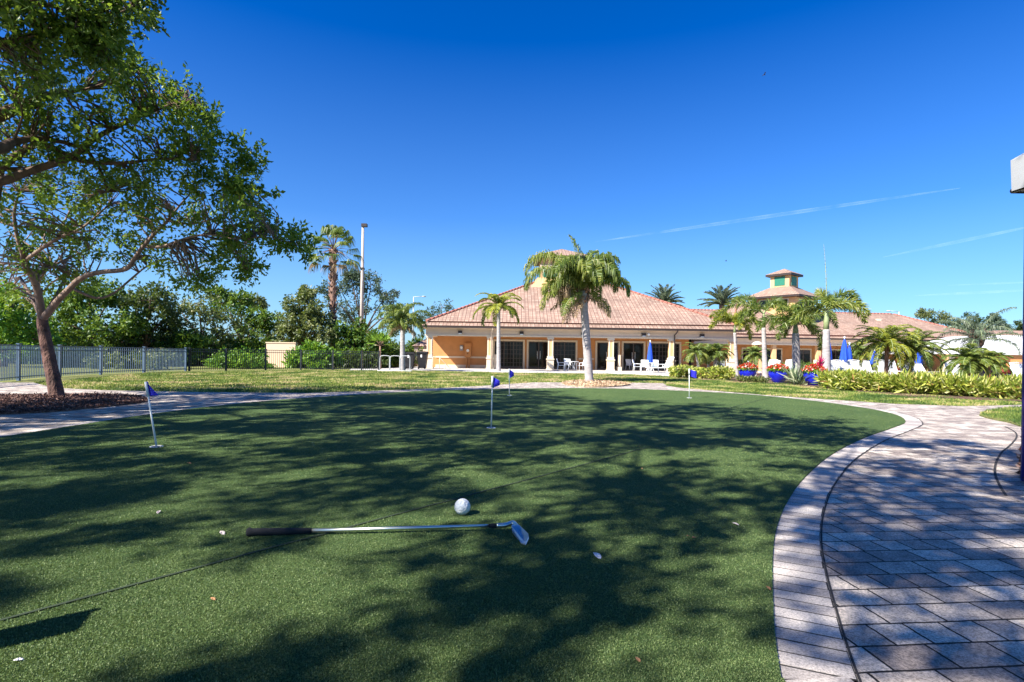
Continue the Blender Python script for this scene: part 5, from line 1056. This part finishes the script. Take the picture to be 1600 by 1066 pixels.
# fallen leaves
M_DL = {'p': plain('dry_leaf_pale', (.62, .52, .48), .8), 'b': plain('dry_leaf_brown', (.40, .20, .09), .8), 'w': plain('dry_leaf_white', (.75, .72, .74), .8)}
def fleaf(px, py, s, mt, lab, rz):
    c = G(px, py, ZG_ + .006); m = MB(); pr = [(0, -.5), (.22, -.25), (.28, .05), (.15, .35), (0, .55), (-.12, .3), (-.27, .02), (-.2, -.3)]; T = Matrix.Translation(c) @ Matrix.Rotation(rz, 4, 'Z') @ Matrix.Rotation(.25, 4, 'X')
    q = [T @ Vector((x * s, y * s, .12 * s * abs(x) * 4)) for x, y in pr]; cn = T @ Vector((0, 0, 0))
    for i in range(8): m.face([cn, q[i], q[(i + 1) % 8]], True)
    o = m.build('fallen_leaf', M_DL[mt], None); mo = Matrix.Translation(-c); o.data.transform(mo); o.location = c; tag(o, lab, 'leaf', 'fallen leaves on the turf'); so_ = o.modifiers.new('s', 'SOLIDIFY'); so_.thickness = .0015
for a in [(347, 833, .055, 'p', 'pale curled leaf near the end of the club grip', .9), (933, 869, .07, 'w', 'white leaf lying right of the club head', .5), (333, 936, .03, 'b', 'small brown leaf below the grip end', 1.2), (296, 724, .05, 'b', 'brown leaf below the leaning flag', 1.5), (248, 800, .045, 'p', 'tiny pale leaf above left of the grip', .2),
          (1085, 840, .035, 'b', 'small brown leaf in the lit patch left of the path border', 1.9), (1150, 819, .045, 'p', 'pale leaf on the turf nearest the curve of the border', 1.0), (1003, 732, .03, 'b', 'tiny brown leaf in the lit upper middle of the turf', .3), (1201, 919, .03, 'b', 'tiny orange leaf touching the brick border', .3),
          (30, 1031, .03, 'w', 'small white leaf in the bottom left corner', 2.2), (997, 1031, .028, 'b', 'small brown leaf near the bottom of the turf', .6), (1075, 837, .02, 'b', 'crumb of brown leaf beside the lit patch', 2.0)]: fleaf(*a)
# ------------------------------------------------------------------ background trees
def bgtree(label, blobs, base, mat, per=46, ll=.28, lw=.15, cat='tree', trunk_r=.22, name='bushy_tree', group='trees beyond the fence', sub=9, tips=8):
    r = thing(name, label, cat, base, group); bs = Vector(base); cz = np.mean([b[2] for b in blobs]); f = bs + Vector((random.uniform(-.3, .3), 0, cz * .45)); limbs = [([bs, bs.lerp(f, .5) + Vector((.1, 0, 0)), f], [trunk_r, trunk_r * .8, trunk_r * .7])]
    for b_ in blobs: e = Vector(b_[:3]); limbs.append(([f, f.lerp(e, .5) + Vector((0, 0, .3)), e], [trunk_r * .5, trunk_r * .3, trunk_r * .15]))
    m = MB()
    for p, q in limbs: m.tube(p, q, 6)
    A, D, SUB = blob_twigs(blobs, int(per * 1.6), sub); grow(limbs, SUB, m, .012, rmax=.05); m.build('trunk', BARK, r)
    V, F, RN = foliage(A, D, tips, .55, ll, lw); raw('crown', V, F, mat, r, RN, tuple(r.location)); return r
def ptree(label, pxl_, Y, basepx, mat, **k):
    bl = [(*P(a, b_, Y + random.uniform(-1.2, 1.2)), c * 1.15 * Y / FOC) for a, b_, c in pxl_]; bgtree(label, bl, (XW(basepx, Y, 0), Y, 0), mat, **k)
ptree('broad bright tree behind the fence directly left of the leaning trunk', [(-40, 470, 45), (-10, 500, 40), (20, 480, 38), (35, 520, 30), (0, 540, 30), (60, 530, 26)], 34, 5, LEAF_BRIGHT, per=80)
ptree('dark dense tree behind the fence just right of the leaning trunk', [(110, 470, 30), (140, 450, 28), (170, 470, 30), (115, 510, 30), (160, 515, 34), (90, 500, 26), (200, 500, 30)], 38, 140, LEAF_MID, per=85)
ptree('dark green tree with its crown below the long bare bough', [(205, 465, 28), (235, 470, 28), (255, 500, 26), (220, 520, 30), (250, 535, 24), (190, 535, 24)], 40, 225, LEAF_DARK, per=85)
ptree('tangled grey-green tree with pale twigs left of the peach wall', [(285, 490, 26), (310, 475, 20), (320, 505, 28), (285, 530, 28), (330, 540, 26), (355, 520, 24)], 42, 310, LEAF_OLIVE, per=50)
ptree('upright light green tree behind the tangled one', [(355, 480, 24), (375, 470, 14), (385, 500, 24), (400, 520, 22), (415, 500, 16), (370, 540, 24), (420, 540, 22), (340, 462, 12)], 46, 375, LEAF_MID, per=60)
ptree('tree with small open crown against the sky beyond the peach wall', [(405, 478, 9), (395, 472, 8), (422, 525, 14), (440, 540, 14), (435, 512, 8)], 55, 420, LEAF_OLIVE, per=50)
ptree('reddish dark magnolia-like tree left of the tall fan palm', [(468, 475, 17), (485, 490, 20), (462, 505, 22), (492, 520, 20), (470, 535, 22), (450, 525, 14), (505, 500, 12), (478, 460, 9)], 44, 475, LEAF_OLIVE, per=75)
ptree('wide airy blue-green tree behind the concrete pole', [(530, 450, 16), (555, 440, 16), (580, 445, 18), (605, 460, 18), (535, 480, 20), (565, 475, 22), (595, 490, 20), (620, 485, 10), (512, 455, 10), (545, 505, 20), (615, 510, 14), (548, 432, 8)], 58, 568, LEAF_BLUE, per=62, ll=.26, lw=.12)
ptree('dense green shrub tree right of the fan palm trunk', [(540, 530, 20), (565, 540, 20), (555, 515, 14), (588, 535, 16), (535, 555, 16), (575, 562, 16), (600, 555, 14)], 44, 558, LEAF_MID, per=80)
ptree('pale green thin tree left of the clubhouse roof', [(690, 480, 14), (675, 492, 12), (705, 492, 12), (690, 505, 14), (668, 510, 10), (655, 500, 8), (662, 540, 14), (680, 560, 12)], 85, 685, LEAF_BLUE, per=40, ll=.3, lw=.14)
ptree('leafy shrub mass behind the bins', [(600, 545, 12), (615, 555, 14), (650, 545, 12), (640, 560, 14), (660, 560, 12)], 52, 635, LEAF_MID, per=70, cat='shrub', name='shrub')
ptree('bright bush behind the fence right of the leaning flag', [(350, 566, 10), (372, 566, 12), (395, 562, 14), (410, 570, 8), (330, 570, 7)], 37.5, 380, LEAF_BRIGHT, per=60, ll=.2, lw=.12, cat='shrub', name='shrub', trunk_r=.05)
ptree('bright broad-leaved bush right of the peach wall', [(470, 560, 12), (485, 552, 10), (500, 562, 12), (462, 570, 8), (515, 560, 8)], 39, 485, LEAF_BRIGHT, per=60, ll=.3, lw=.16, cat='shrub', name='shrub', trunk_r=.05)
ptree('dark green bush at the foot of the concrete pole', [(540, 566, 12), (560, 566, 12), (582, 566, 12)], 41, 560, LEAF_DARK, per=60, cat='shrub', name='shrub', trunk_r=.05)
ptree('low pale bush inside the far left fence', [(100, 565, 14), (130, 568, 12), (170, 566, 13), (210, 568, 13), (250, 566, 12)], 34, 175, LEAF_OLIVE, per=50, cat='shrub', name='shrub', trunk_r=.05)
UB = []
for i in range(46):
    px = -60 + i * 15; Y = rng.uniform(40, 47); x = XW(px, Y, 1)
    if px > 640 or 400 < px < 470 and Y < 43: continue
    UB.append((x, Y + (4 if px > 400 else 0), rng.uniform(.5, 1.6), rng.uniform(.9, 1.5)))
A, D, SUB = blob_twigs(UB, 130, 9); V, F, RN = foliage(A, D, 8, .5, .28, .15); tag(raw('undergrowth', V, F, LEAF_MID, None, RN), kind='stuff')
# fan plants behind the fence
for px, pb, pt_, lab in ((594, 560, 541, 'small fan palm with bright leaves just left of the bins'), (495, 565, 556, 'young fan palm with bright leaves behind the fence')):
    Y = 39; b0 = Vector((XW(px, Y, 0), Y, 0)); tp_ = P(px, pt_, Y); r = thing('small_fan_palm', lab, 'palm', b0); m = MB(); m.tube([b0, tp_], [.09, .06], 8); Lv = Leaves()
    for i in range(14):
        az = i * 2.4; el = random.uniform(.2, 1.4); h = Vector((math.cos(az), math.sin(az), 0)); d = h * math.cos(el) + Vector((0, 0, math.sin(el))); hub = tp_ + d * .5; m.tube([tp_, hub], .015, 4); sd2 = Vector((-h.y, h.x, 0))
        for k in range(12): t_ = -1.1 + 2.2 * k / 11; dd = d * math.cos(t_) + sd2 * math.sin(t_); Lv.strip(hub, dd, dd * .8 + Vector((0, 0, -.2)), .6, .07, random.uniform(.4, 1))
    m.build('trunk', M_PT2, r); Lv.obj('crown', LEAF_BRIGHT, r, tuple(b0))
# right side trees beyond the roof
ptree('feathery dark tree beyond the right end of the wing roof', [(1450, 492, 8), (1465, 497, 9), (1440, 490, 5), (1478, 500, 8)], 95, 1455, LEAF_OLIVE, per=50, group='trees beyond the right wing')
ptree('tall dark tree over the left end of the white tent', [(1500, 505, 12), (1515, 500, 10), (1530, 508, 12), (1510, 515, 14), (1490, 510, 9)], 92, 1510, LEAF_DARK, per=70, group='trees beyond the right wing')
ptree('pointed pine-like dark tree above the middle of the white tent', [(1548, 500, 8), (1560, 497, 8), (1552, 510, 12), (1565, 512, 10), (1540, 513, 10)], 94, 1553, LEAF_BLUE, per=70, group='trees beyond the right wing')
ptree('low dark tree at the right edge beyond the tent', [(1600, 508, 8), (1585, 516, 8), (1612, 512, 10)], 96, 1600, LEAF_DARK, per=70, group='trees beyond the right wing')
# far woodland beyond the grounds
nF = 14; FB = []
for i in range(110):
    a = -1.15 + 2.3 * i / 109; d = rng.uniform(130, 160); FB.append((d * math.tan(a) if abs(a) < 1.1 else d * 2 * np.sign(a), d, rng.uniform(1.5, 3.2), rng.uniform(2.6, 3.6)))
A, D, SUB = blob_twigs(FB, 60, 6); V, F, RN = foliage(A, D, 5, 1.0, .8, .5); tag(raw('far_woodland', V, F, LEAF_DARK, None, RN), kind='stuff')
# ------------------------------------------------------------------ sky details: contrails, birds
def ctrail(a, b, Y, w, name='contrail'):
    pa, pb = P(*a, Y), P(*b, Y); m, n, l, bs = _new('contrail'); n.remove(bs); o_ = n['Material Output']; v = coord(n, l); t = noise(n, l, .004, 5, .6, v); r = ramp(n, [(0.35, (0, 0, 0)), (0.75, (.045, .045, .045))]); l.new(t.outputs[0], r.inputs[0])
    tr_ = n.new('ShaderNodeBsdfTransparent'); df = n.new('ShaderNodeBsdfTranslucent'); df.inputs[0].default_value = (1, 1, 1, 1); dd_ = n.new('ShaderNodeBsdfDiffuse'); dd_.inputs[0].default_value = (1, 1, 1, 1); ad = n.new('ShaderNodeAddShader'); l.new(df.outputs[0], ad.inputs[0]); l.new(dd_.outputs[0], ad.inputs[1]); mx = n.new('ShaderNodeMixShader'); l.new(r.outputs[0], mx.inputs[0]); l.new(tr_.outputs[0], mx.inputs[1]); l.new(ad.outputs[0], mx.inputs[2]); l.new(mx.outputs[0], o_.inputs['Surface'])
    mb = MB(); k = 20; mb.tube([pa.lerp(pb, i / k) for i in range(k + 1)], [w * (.15 + math.sin(math.pi * (i + .3) / (k + .6))) for i in range(k + 1)], 10); o = mb.build(name, m, None); o.visible_shadow = True; tag(o, kind='stuff')
ctrail((930, 378), (1500, 294), 4500, 13); ctrail((1380, 402), (1640, 348), 4500, 12); ctrail((1430, 462), (1640, 452), 6000, 12); ctrail((1480, 446), (1640, 440), 6000, 8)
def bird(px, py, Y, lab):
    c = P(px, py, Y); m = MB(); m.tube([c + Vector((-.12, 0, 0)), c + Vector((-.04, 0, .01)), c + Vector((.08, 0, 0)), c + Vector((.17, 0, -.01))], [.01, .04, .035, .008], 7)
    o = m.build('bird', M_GUT, None); o.data.transform(Matrix.Translation(-c)); o.location = c; tag(o, lab, 'bird')
    m = MB()
    for s in (-1, 1): m.face([(.02, 0, .01), (-.05, s * .02, .01), (-.09, s * .4, .10), (-.02, s * .42, .10), (.05, s * .2, .06)])
    w = m.build('wings', M_GUT, None); w.parent = o
bird(1194, 117, 60, 'lone bird high in the sky right of centre'); bird(1134, 408, 80, 'tiny bird low in the sky left of the tower')
